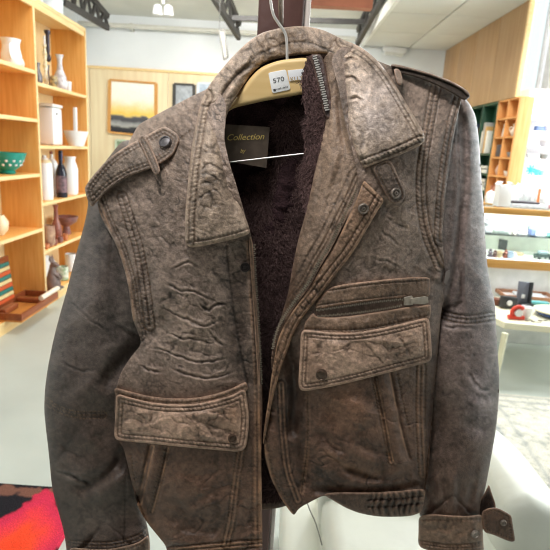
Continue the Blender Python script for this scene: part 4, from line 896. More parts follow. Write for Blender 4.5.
# pictures on the back wall
def framed(name, label, q, fcol, fw, inner, cat='picture'):
    r = root(name, label, cat, q[3]); q = [np.array(x) for x in q]; mb = MB()
    for i in range(4): mb.bar(q[i], q[(i + 1) % 4], fw, .03)
    mb.build('frame', fcol, r, smooth=False); inner(r, q); return r
def grid_pic(name, r, q, n, fn, m):
    me = bpy.data.meshes.new(name); u, v = np.meshgrid(np.linspace(0, 1, n), np.linspace(0, 1, n)); u = u.ravel(); v = v.ravel()
    V = (q[0][None] * ((1 - u) * (1 - v))[:, None] + q[1][None] * (u * (1 - v))[:, None] + q[2][None] * (u * v)[:, None] + q[3][None] * ((1 - u) * v)[:, None]) + np.array([[0, -.004, 0]]) - _origin(r)[None]
    Fs = [(j * n + i, (j + 1) * n + i, (j + 1) * n + i + 1, j * n + i + 1) for j in range(n - 1) for i in range(n - 1)]
    me.from_pydata([tuple(x) for x in V], [], Fs); ca = me.color_attributes.new('tint', 'FLOAT_COLOR', 'POINT'); c = np.clip(fn(u, v), 0, 1)
    ca.data.foreach_set('color', np.hstack([c, np.ones((len(u), 1))]).astype(np.float32).ravel()); return link(name, me, m, r)
PAINT = attr_mat('painted_canvas', .6, .3, 60, .08, 0)
def ramp(v, stops):
    ks = [s[0] for s in stops]; cs = np.array([s2l(s[1]) for s in stops]); return np.stack([np.interp(v, ks, cs[:, i]) for i in range(3)], 1)
def sunset(u, v):
    w = v + .05 * (fbm(u * 6, v * 9, 1, 3, 2)); c = ramp(w, [(0, (248, 246, 236)), (.35, (244, 238, 220)), (.5, (238, 214, 150)), (.62, (244, 200, 92)), (.66, (226, 196, 120)), (.67, (92, 92, 96)), (.74, (70, 70, 74)), (.79, (150, 150, 148)), (.84, (170, 168, 160)), (.87, (60, 60, 62)), (1, (44, 44, 48))]); return c
yp = YB - .05
framed('framed_landscape', 'wooden framed landscape painting of yellow sky over dark shore on back wall', [atY(110, 80, yp), atY(156, 83.5, yp), atY(156, 137, yp), atY(109, 132, yp)], wood_mat('orange_frame_wood', (216, 160, 92), (196, 138, 70), .4, 0, 8), .05, lambda r, q: grid_pic('canvas', r, q, 40, sunset, PAINT))
framed('framed_print', 'small grey print in a black frame on back wall', [atY(174.5, 84, yp), atY(194, 85, yp), atY(194, 112, yp), atY(174, 111, yp)], DARKSTEEL, .05, lambda r, q: grid_pic('print', r, q, 24, lambda u, v: ramp(.5 + .5 * fbm(u * 9, v * 9, 1, 3, 5), [(0, (120, 124, 130)), (1, (196, 200, 204))]), PAINT))
framed('framed_print', 'pale blue picture on back wall half hidden by the jacket collar', [atY(198, 83, yp), atY(220, 84, yp), atY(220, 112, yp), atY(198, 111, yp)], mat('pale_frame', (208, 214, 220), .5), .04, lambda r, q: grid_pic('print', r, q, 20, lambda u, v: ramp(v + .3 * fbm(u * 5, v * 5, 1, 2, 3), [(0, (196, 206, 216)), (.3, (150, 164, 180)), (1, (206, 212, 216))]), PAINT))
framed('framed_print', 'little green picture below the sunset landscape, just above jacket shoulder', [atY(116, 140, yp), atY(126, 140.6, yp), atY(126, 152, yp), atY(116, 151.5, yp)], mat('pale_green_frame', (196, 206, 180), .5), .03, lambda r, q: grid_pic('print', r, q, 12, lambda u, v: ramp(v + .3 * fbm(u * 5, v * 5, 1, 2, 8), [(0, (120, 140, 110)), (1, (160, 176, 150))]), PAINT))

# column the jacket hangs on
MAROON = mat('maroon_paint', (92, 62, 56), .4, 0, .12, 14, .08, 60)
PYc = 1.0; a = atY(258.5, 0, PYc); b = atY(305, 0, PYc)
r = root('steel_column', 'dark maroon column behind the hanging jacket', 'column', (a[0], PYc, 0))
mb = MB(); mb.box(a[0], b[0], PYc, PYc + .09, 0, 3.95, .006); mb.build('shaft', MAROON, r)
mb = MB(); mb.box(b[0] + .001, b[0] + .0115, PYc + .01, PYc + .05, 0, 3.9, .003); mb.build('edge_strip', mat('pale_strip_paint', (226, 214, 206), .35), r, label='pale strip down the right edge')
hp = atY(281, -24, HY + .006)
mb = MB(); mb.tube([hp + [0, -.02, -.006], (hp[0], PYc + .02, hp[2] - .006)], .004, 8); mb.lathe(hp + [0, -.02, -.006], [(.008, 0), (.008, .003)], 12, (0, -1, 0)); mb.build('peg', METAL, r)

# ------------------------------------------------------------------ bookshelf on the left
XS, XK = -1.97, -2.3; YE, YD, YN = 5.39, 4.31, 3.23
r = root('bookshelf', 'tall honey pine open bookshelf along the left side holding ornaments', 'bookshelf', (XS - .15, 4.3, 0))
T = .028
for y in (YN, YD, YE):
    mb = MB(); mb.box(XK, XS, y - T / 2, y + T / 2, 0, 2.45, .002); o = mb.build('side_panel', PINE, r)
    mb = MB(); mb.box(XS + .0005, XS + .005, y - T / 2, y + T / 2, 0.0, 2.45, .001); mb.build('edge_strip', PINEF, o)
B2 = [1.86, 1.372, .905, .50, .10]; B1 = [1.94, 1.577, 1.15, .70, .10]
for ys, ye, zs in ((YD, YE, B2), (YN, YD, B1)):
    for z in zs:
        mb = MB(); mb.box(XK + .002, XS - .002, ys + T / 2, ye - T / 2, z - .026, z, .002); o = mb.build('shelf', PINE, r)
        mb = MB(); mb.box(XS - .0015, XS + .003, ys + T / 2 + .001, ye - T / 2 - .001, z - .027, z + .001, .001); mb.build('edge_strip', PINEF, o)
    mb = MB(); mb.box(XK - .012, XK, ys, ye, .05, 2.45); mb.build('back_panel', wood_mat('pale_back_ply', (246, 222, 172), (238, 210, 156), .5, 2, 3), r, smooth=False)
    mb = MB(); mb.box(XS - .03, XS - .005, ys + T / 2, ye - T / 2, 0, .074, .002); mb.build('plinth', PINEF, r)
mb = MB(); mb.box(XK, XS + .004, YN - T / 2, YE + T / 2, 2.45, 2.478, .002); mb.build('top_panel', PINEF, r)
mb = MB(); mb.box(XS - .02, XS + .002, YN + T, YE - T, 2.40, 2.449, .002); mb.build('top_rail', PINEF, r)

def on_shelf(px, py, z, X=-2.12):
    p = atX(px, py, X); s = float(FWD @ (p - CAM)) / F; return np.array([X, p[1], z + .001]), s
BROWN = mat('brown_glaze', (150, 92, 78), .3, 0, .25, 30)
MAUVE = mat('mauve_glaze', (140, 96, 92), .3, 0, .2, 30)
DARKG = mat('dark_bottle_glass', (34, 34, 46), .12, 0, .1, 10)
GREYP = mat('grey_pewter', (120, 116, 118), .35, .5, .2, 40)
def pot(name, label, cat, px, py, z, prof, m, group=None, X=-2.12, sub=()):
    """turned vessel; profile in pixels"""
    c, s = on_shelf(px, py, z, X)
    if sub:
        r = root(name, label, cat, c, group); mb = MB(); mb.lathe(c, [(a * s, b * s) for a, b in prof]); mb.build('body', m, r)
        for n2, pr, m2 in sub: mb = MB(); mb.lathe(c, [(a * s, b * s) for a, b in pr]); mb.build(n2, m2, r)
        return r
    mb = MB(); mb.lathe(c, [(a * s, b * s) for a, b in prof]); return tag(mb.build(name, m), label, cat, group)
PATT = mat('white_blue_glaze', (236, 236, 240), .25, 0, 0, 26, 0, 60, (1, 1, 1), .5, (176, 170, 176))
# far bay, top shelf
pot('patterned_vase', 'white vase with flared neck and blue grey pattern on upper shelf of far bay', 'vase', 60.5, 87, 1.86, [(4, 0), (6, 2), (6.6, 8), (5.6, 14), (3, 20), (2.2, 26), (2.6, 30), (4, 34), (3.4, 34), (2, 28)], PATT, X=-2.08)
pot('white_cup', 'tiny white cup beside the patterned vase', 'cup', 69, 91, 1.86, [(1.6, 0), (2.4, 1), (2.8, 10), (2.5, 10), (2.2, 3)], WHITE, X=-2.03)
pot('gold_black_cup', 'small gold and black cup in front of the white candlestick', 'cup', 54, 87, 1.86, [(2.4, 0), (3.4, 2), (3.8, 6), (3.0, 11), (2.6, 11), (2.4, 4)], mat('gold_black_glaze', (70, 58, 48), .3, 0, 0, 40, 0, 60, (1, 1, 1), .5, (200, 176, 120)), X=-2.02)
pot('candlestick', 'slim white and gold candlestick on upper shelf of far bay', 'candlestick', 46, 84, 1.86, [(4, 0), (4, 1.5), (1.6, 4), (2.4, 10), (1.4, 14), (2.6, 20), (1.3, 25), (2.2, 32), (1.2, 37), (2.2, 40), (1.8, 40)], mat('white_gold_glaze', (240, 234, 220), .25, 0, 0, 30, 0, 60, (1, 1, 3), .5, (222, 200, 140)), X=-2.1, sub=[('candle', [(1.2, 40), (1.2, 48), (.3, 48.5)], WHITE)])
pot('grey_jug', 'small dark grey jug at left end of the upper shelf of far bay', 'jug', 38.2, 83, 1.86, [(2.5, 0), (4.2, 3), (4.4, 8), (2.6, 13), (2.0, 17), (2.8, 21), (2.4, 21)], GREYP, X=-2.08)
c, s = on_shelf(49.5, 87, 1.86, -2.16); r = root('tall_ornament', 'tall dark twisted metal ornament reaching nearly to the bookshelf top', 'ornament', c)
mb = MB(); mb.lathe(c, [(4, 0), (4, 1.2), (1, 2.5)] and [(4 * s, 0), (4 * s, 1.2 * s), (1 * s, 2.5 * s)]); mb.build('foot', GREYP, r)
mb = MB(); mb.tube([c + [0, .012 * math.sin(k * .9), k * 3.3 * s] for k in range(8)], 1.0 * s, 8, 4); mb.build('twisted_stem', GREYP, r)
mb = MB(); mb.ball(c + [0, 0, 30 * s], (2.6 * s, 2.6 * s, 4 * s)); mb.lathe(c, [(1.2 * s, 33 * s), (1.8 * s, 37 * s), (1.8 * s, 51 * s), (3 * s, 53 * s), (3 * s, 55 * s), (1 * s, 55.5 * s)]); mb.build('tall_neck', mat('dark_pewter', (78, 74, 84), .3, .7, .2, 40), r)
# far bay, second shelf
c, s = on_shelf(48, 146, 1.372, -2.13); r = root('storage_canister', 'large white lidded canister on second shelf of far bay', 'canister', c)
mb = MB(); mb.rbox(c + [0, 0, 18 * s], (.2, 24 * s * .95, 36 * s), 0, 0, 0, .02); mb.build('body', WHITE, r)
mb = MB(); mb.rbox(c + [0, 0, 37.6 * s], (.21, 25 * s * .95, 3 * s), 0, 0, 0, .008); mb.build('lid', mat('off_white_lid', (230, 230, 228), .3), r)
mb = MB(); mb.ball(c + [.103, -.03, 30 * s], .008); mb.build('knob', GREYP, r)
c, s = on_shelf(76.5, 147, 1.372, -1.99); r = root('white_planter', 'white tapered basket planter with a tall white stick handle', 'planter', c)
mb = MB(); mb.lathe(c, [(7 * s, 0), (12 * s, 14.5 * s), (11 * s, 14.5 * s), (6.5 * s, 1.5 * s)], 4 * 8); mb.build('bowl', WHITE, r)
mb = MB(); mb.rbox(c + [0, -.01, 25 * s], (.03, 4 * s, 24 * s), 0, 0, 0, .006); mb.build('upright_stick', WHITE, r)
# far bay, third shelf
pot('white_bottle', 'white cylindrical bottle at the left end of the third shelf', 'bottle', 46, 203, .905, [(7, 0), (7.4, 2), (7.4, 34), (5, 39), (2, 41), (2, 43), (1.6, 43)], WHITE, 'white bottles on the third shelf', X=-2.06, sub=[('gold_collar', [(6.4, 35.8), (6.6, 36.5), (5.2, 39), (4.8, 39)], mat('pale_gold', (226, 206, 160), .35))])
pot('white_bottle', 'white round shouldered bottle directly left of the dark wine bottle', 'bottle', 53, 199, .905, [(5.6, 0), (6, 2), (6, 30), (4.6, 34), (1.6, 37), (1.6, 40.5), (1.2, 40.5)], WHITE, 'white bottles on the third shelf', X=-2.14, sub=[('stopper', [(1.5, 40.7), (1.7, 43), (.4, 43.5)], BROWN)])
pot('wine_bottle', 'dark wine bottle with pinkish label on third shelf of far bay', 'bottle', 62, 196, .905, [(5, 0), (5.4, 1.5), (5.4, 24), (4, 29), (1.9, 33), (1.8, 43), (2.2, 43.3), (2.2, 45), (1.7, 45)], DARKG, X=-2.02, sub=[('foil_cap', [(2.0, 36), (2.1, 45.3), (.4, 45.6)], mat('navy_foil', (46, 50, 74), .3, .4)), ('paper_label', [(5.5, 5), (5.55, 5.2), (5.55, 21), (5.5, 21.2)], mat('pink_label', (150, 116, 122), .6, 0, 0, 30, 0, 60, (1, 1, 1), .5, (70, 58, 62)))])
pot('white_jar', 'stout white lidded jar right of the dark wine bottle', 'jar', 71, 194, .905, [(6.4, 0), (7, 2), (7.4, 24), (6, 30), (5, 32), (5, 35), (5.6, 35.2), (5.6, 37), (4.5, 37)], WHITE, X=-2.06)
# far bay, fourth shelf
pot('brown_cup', 'cream and brown glazed beaker on fourth shelf', 'cup', 49, 247, .50, [(4, 0), (6, 4), (6.4, 14), (6, 21), (5.4, 21), (5.6, 13), (4, 4)], mat('cream_brown_glaze', (206, 172, 140), .3, 0, 0, 14, 0, 60, (1, 1, 1), .5, (140, 92, 78)), X=-2.02)
pot('bud_vase', 'brown narrow necked bud vase on fourth shelf', 'vase', 57, 243, .50, [(4, 0), (5.6, 5), (5, 13), (2.4, 20), (1.8, 30), (2.8, 34), (2.2, 34), (1.3, 29)], BROWN, X=-2.1)
c, s = on_shelf(67, 240, .50, -2.12); mb = MB(); mb.lathe(c, [(4 * s, 0), (4.2 * s, 2 * s), (3 * s, 8 * s), (10 * s, 13 * s), (11.6 * s, 18 * s), (11 * s, 18 * s), (8.6 * s, 14 * s), (1 * s, 11 * s)]); tag(mb.build('footed_bowl', MAUVE), 'mauve brown footed bowl on fourth shelf', 'bowl')
for k, (px, py, rr, hh, lab) in enumerate([(46.5, 252, 3.6, 5, 'small terracotta dish nearest the front left of fourth shelf'), (52.5, 250, 3.0, 6, 'little reddish pot in front of the beaker'), (58, 246, 3.0, 6, 'little mauve pot in front of the bud vase'), (63.5, 244, 2.6, 7, 'little orange brown pot below the footed bowl')]):
    pot('small_pot', lab, 'pot', px + (0, 2.5, 2.5, 2)[k], py, .50, [(rr * .6, 0), (rr, hh * .4), (rr * .9, hh), (rr * .75, hh), (rr * .6, hh * .4)], (mat('terracotta_glaze', (196, 120, 76), .4, 0, .1, 20), BROWN, MAUVE, mat('terracotta_glaze', ()))[k], 'little pots on the fourth shelf', X=-1.995)
# far bay, bottom shelf: kangaroo figure, cups, plate
c, s = on_shelf(53.5, 289, .10, -2.0); FUR_ = mat('grey_brown_figure', (126, 108, 102), .5, 0, .2, 25)
fig = root('kangaroo_figurine', 'grey brown upright kangaroo figurine on bottom shelf of far bay', 'figurine', c)
mb = MB(); mb.lathe(c, [(5.5 * s, 0), (7 * s, 3 * s), (7 * s, 9 * s), (5 * s, 16 * s), (3.2 * s, 22 * s), (2.6 * s, 25 * s), (1 * s, 26 * s)], 16); mb.ball(c + [.02, -.01, 26 * s], (4 * s, 2.6 * s, 2.8 * s)); mb.ball(c + [.05, -.02, 25.4 * s], (2.4 * s, 1.7 * s, 1.6 * s)); mb.ball(c + [.04, -.03, 2 * s], (5 * s, 2 * s, 1.8 * s)); mb.ball(c + [.04, .03, 2 * s], (5 * s, 2 * s, 1.8 * s)); mb.build('body', FUR_, fig)
for t in (-1, 1): mb = MB(); mb.tube([c + [0, t * 1.4 * s, 28 * s], c + [-.01, t * 2.2 * s, 31 * s], c + [-.01, t * 2.6 * s, 35 * s]], [1.2 * s, 1.5 * s, .3 * s], 8, 3); mb.build('ear', FUR_, fig)
for t in (-1, 1): mb = MB(); mb.tube([c + [.02, t * 3 * s, 17 * s], c + [.06, t * 2.6 * s, 14 * s], c + [.075, t * 1.6 * s, 11 * s]], [1.2 * s, 1 * s, .8 * s], 8, 3); mb.build('paw', FUR_, fig)
mb = MB(); mb.tube([c + [-.03, 0, 4 * s], c + [-.09, .02, 2.0 * s], c + [-.12, .06, 1.4 * s]], [2.6 * s, 1.8 * s, .8 * s], 8, 4); mb.build('tail', FUR_, fig)
pot('painted_mug', 'white mug painted with green leaves on bottom shelf', 'mug', 63.5, 281, .10, [(4, 0), (5, 1), (5.2, 14), (4.7, 14), (4.5, 2)], mat('green_leaf_glaze', (236, 236, 226), .3, 0, 0, 30, 0, 60, (1, 1, 1), .5, (150, 178, 130)), X=-2.05)
pot('painted_mug', 'taller white mug behind the leaf painted mug', 'mug', 71, 276, .10, [(4, 0), (5, 1), (5.2, 18), (4.7, 18), (4.5, 2)], WHITE, X=-2.12)
c, s = on_shelf(46.5, 286, .10, -2.17); mb = MB(); mb.lathe(c + [0, 0, 14 * s], [(3 * s, 0), (10 * s, 1.2 * s), (13 * s, 2.6 * s), (12.6 * s, 3.2 * s), (3 * s, 1.2 * s)], 28, (1, -.3, .25)); tag(mb.build('white_plate', WHITE), 'white plate propped upright behind the kangaroo figurine', 'plate')
# near bay
c, s = on_shelf(14, 66, 1.94, -2.05); r = root('ceramic_boot', 'white ceramic boot shaped ornament on the near bay upper shelf', 'ornament', c)
mb = MB(); mb.lathe(c + [0, -.03, 0], [(8 * s, 0), (10 * s, 3 * s), (9.6 * s, 10 * s), (8 * s, 17 * s), (8.2 * s, 21 * s), (9.6 * s, 25 * s), (8.6 * s, 25 * s), (7 * s, 20 * s)], 20); mb.tube([c + [0, 0, 9 * s], c + [0, 10 * s, 6 * s], c + [0, 16 * s, 3.6 * s]], [6 * s, 5 * s, 3.4 * s], 12, 4); mb.build('boot_body', WHITE, r)
mb = MB(); mb.tube([c + [.03, -.03 - 6 * s, 20 * s], c + [.03, -.03 - 11 * s, 17 * s], c + [.03, -.03 - 10 * s, 8 * s], c + [.03, -.03 - 6 * s, 5 * s]], 1.2 * s, 8, 4); mb.build('handle', WHITE, r)
c, s = on_shelf(7.5, 172, 1.15, -2.1)
bp = [(7, 0), (8, 1.5), (7, 3), (13, 8), (17, 16), (18.5, 21), (17.8, 21), (16, 16), (11, 8), (1, 5)]
r = root('teal_bowl', 'teal bowl with white leaf pattern on the near bay shelf', 'bowl', c)
mb = MB(); mb.lathe(c, [(a * s, b * s) for a, b in bp], 36)
mb.build('bowl_body', mat('teal_leaf_glaze', (28, 140, 124), .25, 0, 0, 16, 0, 60, (1, 1, 1.4), .5, (40, 150, 134)), r)
mb = MB()
for k in range(14):
    a = 2 * math.pi * k / 14
    for t, hh in ((0, 9.5), (.22, 13.5)):
        rr = (np.interp(hh, [8, 16], [13.2, 17.2]) - 1.2) * s; mb.ball(c + [rr * math.cos(a + t), rr * math.sin(a + t), hh * s], (1.7 * s, 1.7 * s, 1.7 * s), 8)
mb.build('leaf_pattern', WHITE, r)
c, s = on_shelf(0, 240, .70, -2.1); mb = MB(); mb.lathe(c, [(4 * s, 0), (8 * s, 5 * s), (9 * s, 13 * s), (5 * s, 20 * s), (4 * s, 20 * s), (5 * s, 6 * s)]); tag(mb.build('cream_pot', mat('cream_glaze', (232, 216, 180), .3)), 'round cream pot at left edge on the near bay shelf', 'pot')
# open games case
MAH = wood_mat('mahogany', (150, 84, 50), (128, 66, 38), .35, 1, 6)
c = atZ(24, 316, .10); c[0] = -1.98
gx0, gx1, gy0, gy1 = -2.13, -1.84, 3.62, 4.26
r = root('games_case', 'open wooden games case with striped lid inside on the bottom shelf of the near bay', 'games case', (-2.05, 3.95, .102))
mb = MB(); mb.box(gx0, gx1, gy0, gy1, .102, .115, .002); mb.build('tray_base', wood_mat('light_tray_wood', (206, 140, 72), (190, 120, 58), .4, 1, 6), r)
mb = MB()
for q in ((gx0, gx1, gy0, gy0 + .018), (gx0, gx1, gy1 - .018, gy1), (gx0, gx0 + .018, gy0 + .018, gy1 - .018), (gx1 - .018, gx1, gy0 + .018, gy1 - .018)): mb.box(*q, .115, .165, .003)
mb.build('tray_rim', MAH, r)
mb = MB(); mb.box(gx0 + .03, gx1 - .03, gy1 - .2, gy1 - .14, .116, .15, .004); mb.build('inner_block', MAH, r); mb = MB(); mb.box(gx0 + .06, gx0 + .12, gy0 + .1, gy0 + .3, .116, .16, .01); mb.build('inner_block', MAH, r)
lid = MB(); lid.rbox((gx0 - .012, (gy0 + gy1) / 2 - .12, .32), (.02, .5, .36), 0, 0, -.10, .003); lo = lid.build('case_lid', MAH, r)
for k in range(9):
    mb = MB(); zz = .17 + k * .034; mb.rbox((gx0 + .002 - (.32 - zz) * -.1, (gy0 + gy1) / 2 - .12, zz), (.008, .46, .028), 0, 0, -.10, .001)
    mb.build('stripe', mat(('stripe_red', 'stripe_cream', 'stripe_teal')[k % 3], ((206, 92, 50), (226, 206, 150), (38, 120, 112))[k % 3], .5), lo)
mb = MB(); mb.tube([(gx1 - .02, 3.98, .185), (gx1 - .02, 4.3, .185)], .02, 14); tag(mb.build('rolled_paper', mat('roll_paper', (236, 222, 200), .6)), 'rolled cream paper lying on the rim of the games case', 'paper roll')
# on top of the bookshelf
TRL = mat('translucent_plastic', (226, 232, 240), .2, 0, .02, 4)
for k, (px, rr, lab) in enumerate([(20, 6.0, 'narrow pale plastic tub on top of the bookshelf, nearest of three'), (34, 7.5, 'pale plastic tub on top of the bookshelf between two others'), (51, 10.0, 'widest pale plastic tub on top of the bookshelf, above its far end')]):
    p = atX(px, 16, -2.12); s = .0096; c = np.array([-2.12, p[1], 2.479]); r = root('plastic_tub', lab, 'tub', c, 'tubs on the bookshelf')
    mb = MB(); mb.lathe(c, [(rr * s, 0), (rr * s * 1.05, .02), (rr * s * 1.2, .34), (rr * s * 1.13, .34), (rr * s, .02)], 20); mb.build('tub_body', TRL, r)
    mb = MB(); mb.lathe(c, [(rr * s * 1.2, .33), (rr * s * 1.27, .335), (rr * s * 1.27, .355), (rr * s * 1.15, .36)], 20); mb.build('rim', WHITE, r)

# ------------------------------------------------------------------ right side: green shelves and pine cubbies
GREEN = mat('dark_green_paint', (34, 74, 52), .5, 0, .1, 4)
ORANGE = wood_mat('orange_pine', (222, 160, 96), (206, 140, 76), .45, 2, 5)
zc0 = 2.135; XD = 2.54
YC = atX(498, 108, XW)[1]; Y0 = atX(518.5, 103, XW)[1]; yc = [Y0, (Y0 + YC) / 2, YC]
r = root('pine_cubby_unit', 'orange pine cubby unit under the plywood bulkhead', 'shelving', (2.5, 6.2, 0))
zsC = [1.94, 1.74, 1.52, 1.32, 1.10, .88, .66, .44, .22, .02]
for y in yc: mb = MB(); mb.box(XW + .002, XD, y - .008, y + .008, 0, zc0, .002); mb.build('side_panel' if y != yc[1] else 'divider', ORANGE, r)
for y0, y1 in zip(yc[:-1], yc[1:]):
    for z in zsC + [zc0]: mb = MB(); mb.box(XW + .004, XD, y0 + .009, y1 - .009, z - .018, z, .002); mb.build('shelf', ORANGE, r)
mb = MB(); mb.box(XD, XD + .012, yc[0], yc[2], 0, zc0); mb.build('back_panel', ORANGE, r, smooth=False)
mb = MB(); mb.box(XW + .004, XD + .01, yc[0] - .026, yc[0] - .0085, 0, zc0, .002); mb.build('end_panel', wood_mat('pale_end_panel', (214, 168, 112), (200, 150, 92), .4, 2, 4), r)
yg = [YC + .03, YC + .48, YC + .93, YC + 1.4]; zsG = [1.56, 1.33, 1.13, .93, .73, .5, .25, .02]
r = root('green_shelf_unit', 'dark green painted shelves left of the pine cubbies', 'shelving', (2.5, 7.3, 0))
for y in yg: mb = MB(); mb.box(XW + .002, XD, y - .012, y + .012, 0, zc0, .002); mb.build('side_panel', GREEN, r)
for y0, y1 in zip(yg[:-1], yg[1:]):
    for z in zsG + [zc0]: mb = MB(); mb.box(XW + .004, XD, y0 + .013, y1 - .013, z - .025, z, .002); mb.build('shelf', GREEN, r)
mb = MB(); mb.box(XD, XD + .012, yg[0], yg[-1], 0, zc0); mb.build('back_panel', GREEN, r, smooth=False)
bc = [((236, 230, 216), 'cream'), ((90, 70, 60), 'brown'), ((206, 160, 90), 'yellow'), ((60, 70, 96), 'navy'), ((180, 176, 170), 'grey'), ((150, 70, 50), 'rust')]
PAGE = mat('page_edges', (240, 234, 216), .8)
def book(y, z, h, t, rgb, nm, lab, grp, dx=.01, dp=.11):
    r = root('book', lab, 'book', (XW + .06, y, z), grp); x0 = XW + dx
    mb = MB(); mb.box(x0, x0 + .004, y, y + t, z, z + h, .001); mb.box(x0 + .003, x0 + dp, y, y + .003, z, z + h, .001); mb.box(x0 + .003, x0 + dp, y + t - .003, y + t, z, z + h, .001); mb.build('cover', mat('book_cover_' + nm, rgb, .5), r)
    mb = MB(); mb.box(x0 + .005, x0 + dp - .006, y + .0035, y + t - .0035, z + .005, z + h - .005); mb.build('pages', PAGE, r, smooth=False)
for j, (y0, nb) in enumerate(((yg[0] + .2, 4), (yg[1] + .12, 6))):
    y = y0
    for k in range(nb):
        col, nm = bc[(k * 2 + j) % 6]; hh = .26 + .05 * ((k * 7 + j) % 3); t = .035 + .012 * (k % 3)
        if y + t > (yg[1] - .02 if j == 0 else yg[2] - .02): break
        book(y, 1.561, hh, t, col, nm, '%s spined book on the top green shelf, %s' % (nm, ('section beside the cubbies' if j == 0 else 'section nearer the jacket')), 'books on the green shelves'); y += t + .003
for j, z in enumerate(zsG[1:5]):
    for i, (y0, y1) in enumerate(((yg[0] + .03, yg[1] - .03), (yg[1] + .03, yg[2] - .03))):
        lv = ('second', 'third', 'fourth', 'fifth')[j]
        for k in range(2 + (i + j) % 2):
            mb = MB(); hh = .03 + .012 * k; zz = z + .001 + k * .046
            mb.rbox((XW + .07, (y0 + y1) / 2 + .015 * (k % 2), zz + .02), (.12, (y1 - y0) * (.92 - .12 * k), .036), .05 * (k - 1), 0, 0, .006)
            tag(mb.build('folded_cloth', mat('folded_linen_%d' % k, ((232, 228, 216), (206, 200, 188), (222, 214, 200))[k], .8, 0, .05, 20)), '%s folded pale cloth on %s green shelf, %s' % (('lowest', 'next', 'topmost')[k], lv, ('beside the cubbies', 'nearer the jacket')[i]), 'cloth', 'folded cloths on the green shelves')
# things in the cubbies
def cub(y, z, kind, lab, rgb):
    c = np.array([XW + .07, y, z + .001]); m = mat('cubby_%02x%02x%02x' % rgb, rgb, .4, 0, .12, 20)
    if kind == 'box': mb = MB(); mb.rbox(c + [0, 0, .071], (.1, .11, .13), 0, 0, 0, .006); o = mb.build('dark_box', m); tag(o, lab, 'box')
    elif kind == 'card': mb = MB(); mb.rbox(c + [0, 0, .075], (.02, .11, .14), 0, 0, .1, .002); o = mb.build('greeting_card', m); tag(o, lab, 'card')
    elif kind == 'bowl': mb = MB(); mb.lathe(c, [(.03, 0), (.04, .01), (.055, .055), (.051, .055), (.04, .015), (.01, .012)]); o = mb.build('small_bowl', m); tag(o, lab, 'bowl')
    elif kind == 'jug':
        r = root('small_jug', lab, 'jug', c); mb = MB(); mb.lathe(c, [(.03, 0), (.048, .03), (.042, .07), (.025, .1), (.035, .13), (.03, .13)]); mb.build('body', m, r); mb = MB(); mb.tube([c + [-.03, .02, .1], c + [-.05, .035, .08], c + [-.035, .025, .04]], .006, 8, 4); mb.build('handle', m, r)
    elif kind == 'vase': mb = MB(); mb.lathe(c, [(.025, 0), (.045, .05), (.03, .1), (.015, .13), (.025, .15), (.02, .15)]); o = mb.build('small_vase', m); tag(o, lab, 'vase')
yA, yB_ = (yc[0] + yc[1]) / 2, (yc[1] + yc[2]) / 2
cub(yB_, 1.74, 'card', 'white card standing in the cubby second from the top', (240, 238, 232)); cub(yA, 1.74, 'jug', 'small pale jug in the right cubby second from the top', (206, 190, 170))
cub(yB_, 1.52, 'box', 'dark grey box in the left cubby third from the top', (76, 72, 78)); cub(yA, 1.52, 'bowl', 'small grey bowl in the right cubby third from the top', (130, 130, 132))
cub(yB_, 1.32, 'vase', 'pinkish vase in the left cubby fourth from the top', (206, 170, 150)); cub(yA, 1.32, 'bowl', 'white bowl in the right cubby fourth from the top', (234, 230, 222))
cub(yB_, 1.10, 'jug', 'reddish patterned jug in the left cubby fifth from the top', (190, 130, 110)); cub(yA, 1.10, 'vase', 'dark brown vase in the right cubby fifth from the top', (74, 60, 50))
cub(yB_, .88, 'box', 'nearly black box in the left cubby above the counter', (50, 46, 46)); cub(yA, .88, 'bowl', 'greenish bowl in the right cubby above the counter', (150, 160, 140))

# white display rack in front of the window
r0 = atY(527, 116, 6.3); RX0 = r0[0]; RX1 = RX0 + .85; RY0, RY1 = 6.3, 6.62
r = root('display_rack', 'white display rack with open shelves in front of the bright window', 'display rack', ((RX0 + RX1) / 2, 6.45, 0))
RW = mat('rack_white', (246, 246, 248), .35, 0, .01, 3)
zr = [atY(540, y, 6.3)[2] for y in (118.5, 131, 146.5, 159, 176)] ; zr += [zr[-1] - .3]
for x in (RX0, RX1): mb = MB(); mb.box(x - .012, x + .012, RY0, RY1, 0, zr[0] + .32, .003); mb.build('side_panel', RW, r)
for z in zr + [zr[0] + .32]: mb = MB(); mb.box(RX0 + .013, RX1 - .013, RY0, RY1, z - .018, z, .003); mb.build('shelf', RW, r)
mb = MB(); mb.box(RX0, RX1, RY1, RY1 + .01, 0, zr[0] + .33); mb.build('back_panel', RW, r, smooth=False)
def rk(px, i, kind, rgb, lab, w=.08, h=.08, cat='ornament', nm='ornament'):
    p = atY(px, 140, 6.42); c = np.array([p[0], 6.42, zr[i] + .001]); m = mat('rack_%02x%02x%02x' % rgb, rgb, .35, 0, .1, 20); mb = MB()
    if kind == 'box': mb.rbox(c + [0, 0, h / 2], (w, .06, h), .2, 0, 0, .006)
    elif kind == 'bowl': mb.lathe(c, [(w * .3, 0), (w * .5, h * .4), (w * .6, h), (w * .55, h), (w * .4, h * .3)])
    elif kind == 'star':
        for a in range(4): mb.tube([c + [w * .5 * math.cos(a * .8 + .3), 0, h * .5 + h * .5 * math.sin(a * .8 + .3)], c - [w * .5 * math.cos(a * .8 + .3), 0, -h * .5 + h * .5 * math.sin(a * .8 + .3)]], .009, 8)
        mb.ball(c + [0, 0, h * .5], h * .25)
    tag(mb.build(nm, m), lab, cat)
rk(538, 1, 'box', (90, 116, 160), 'blue box on the second rack shelf', .12, .06, 'box', 'blue_box'); rk(547, 1, 'bowl', (200, 204, 210), 'pale bowl beside the blue box on the rack', .1, .07, 'bowl', 'pale_bowl')
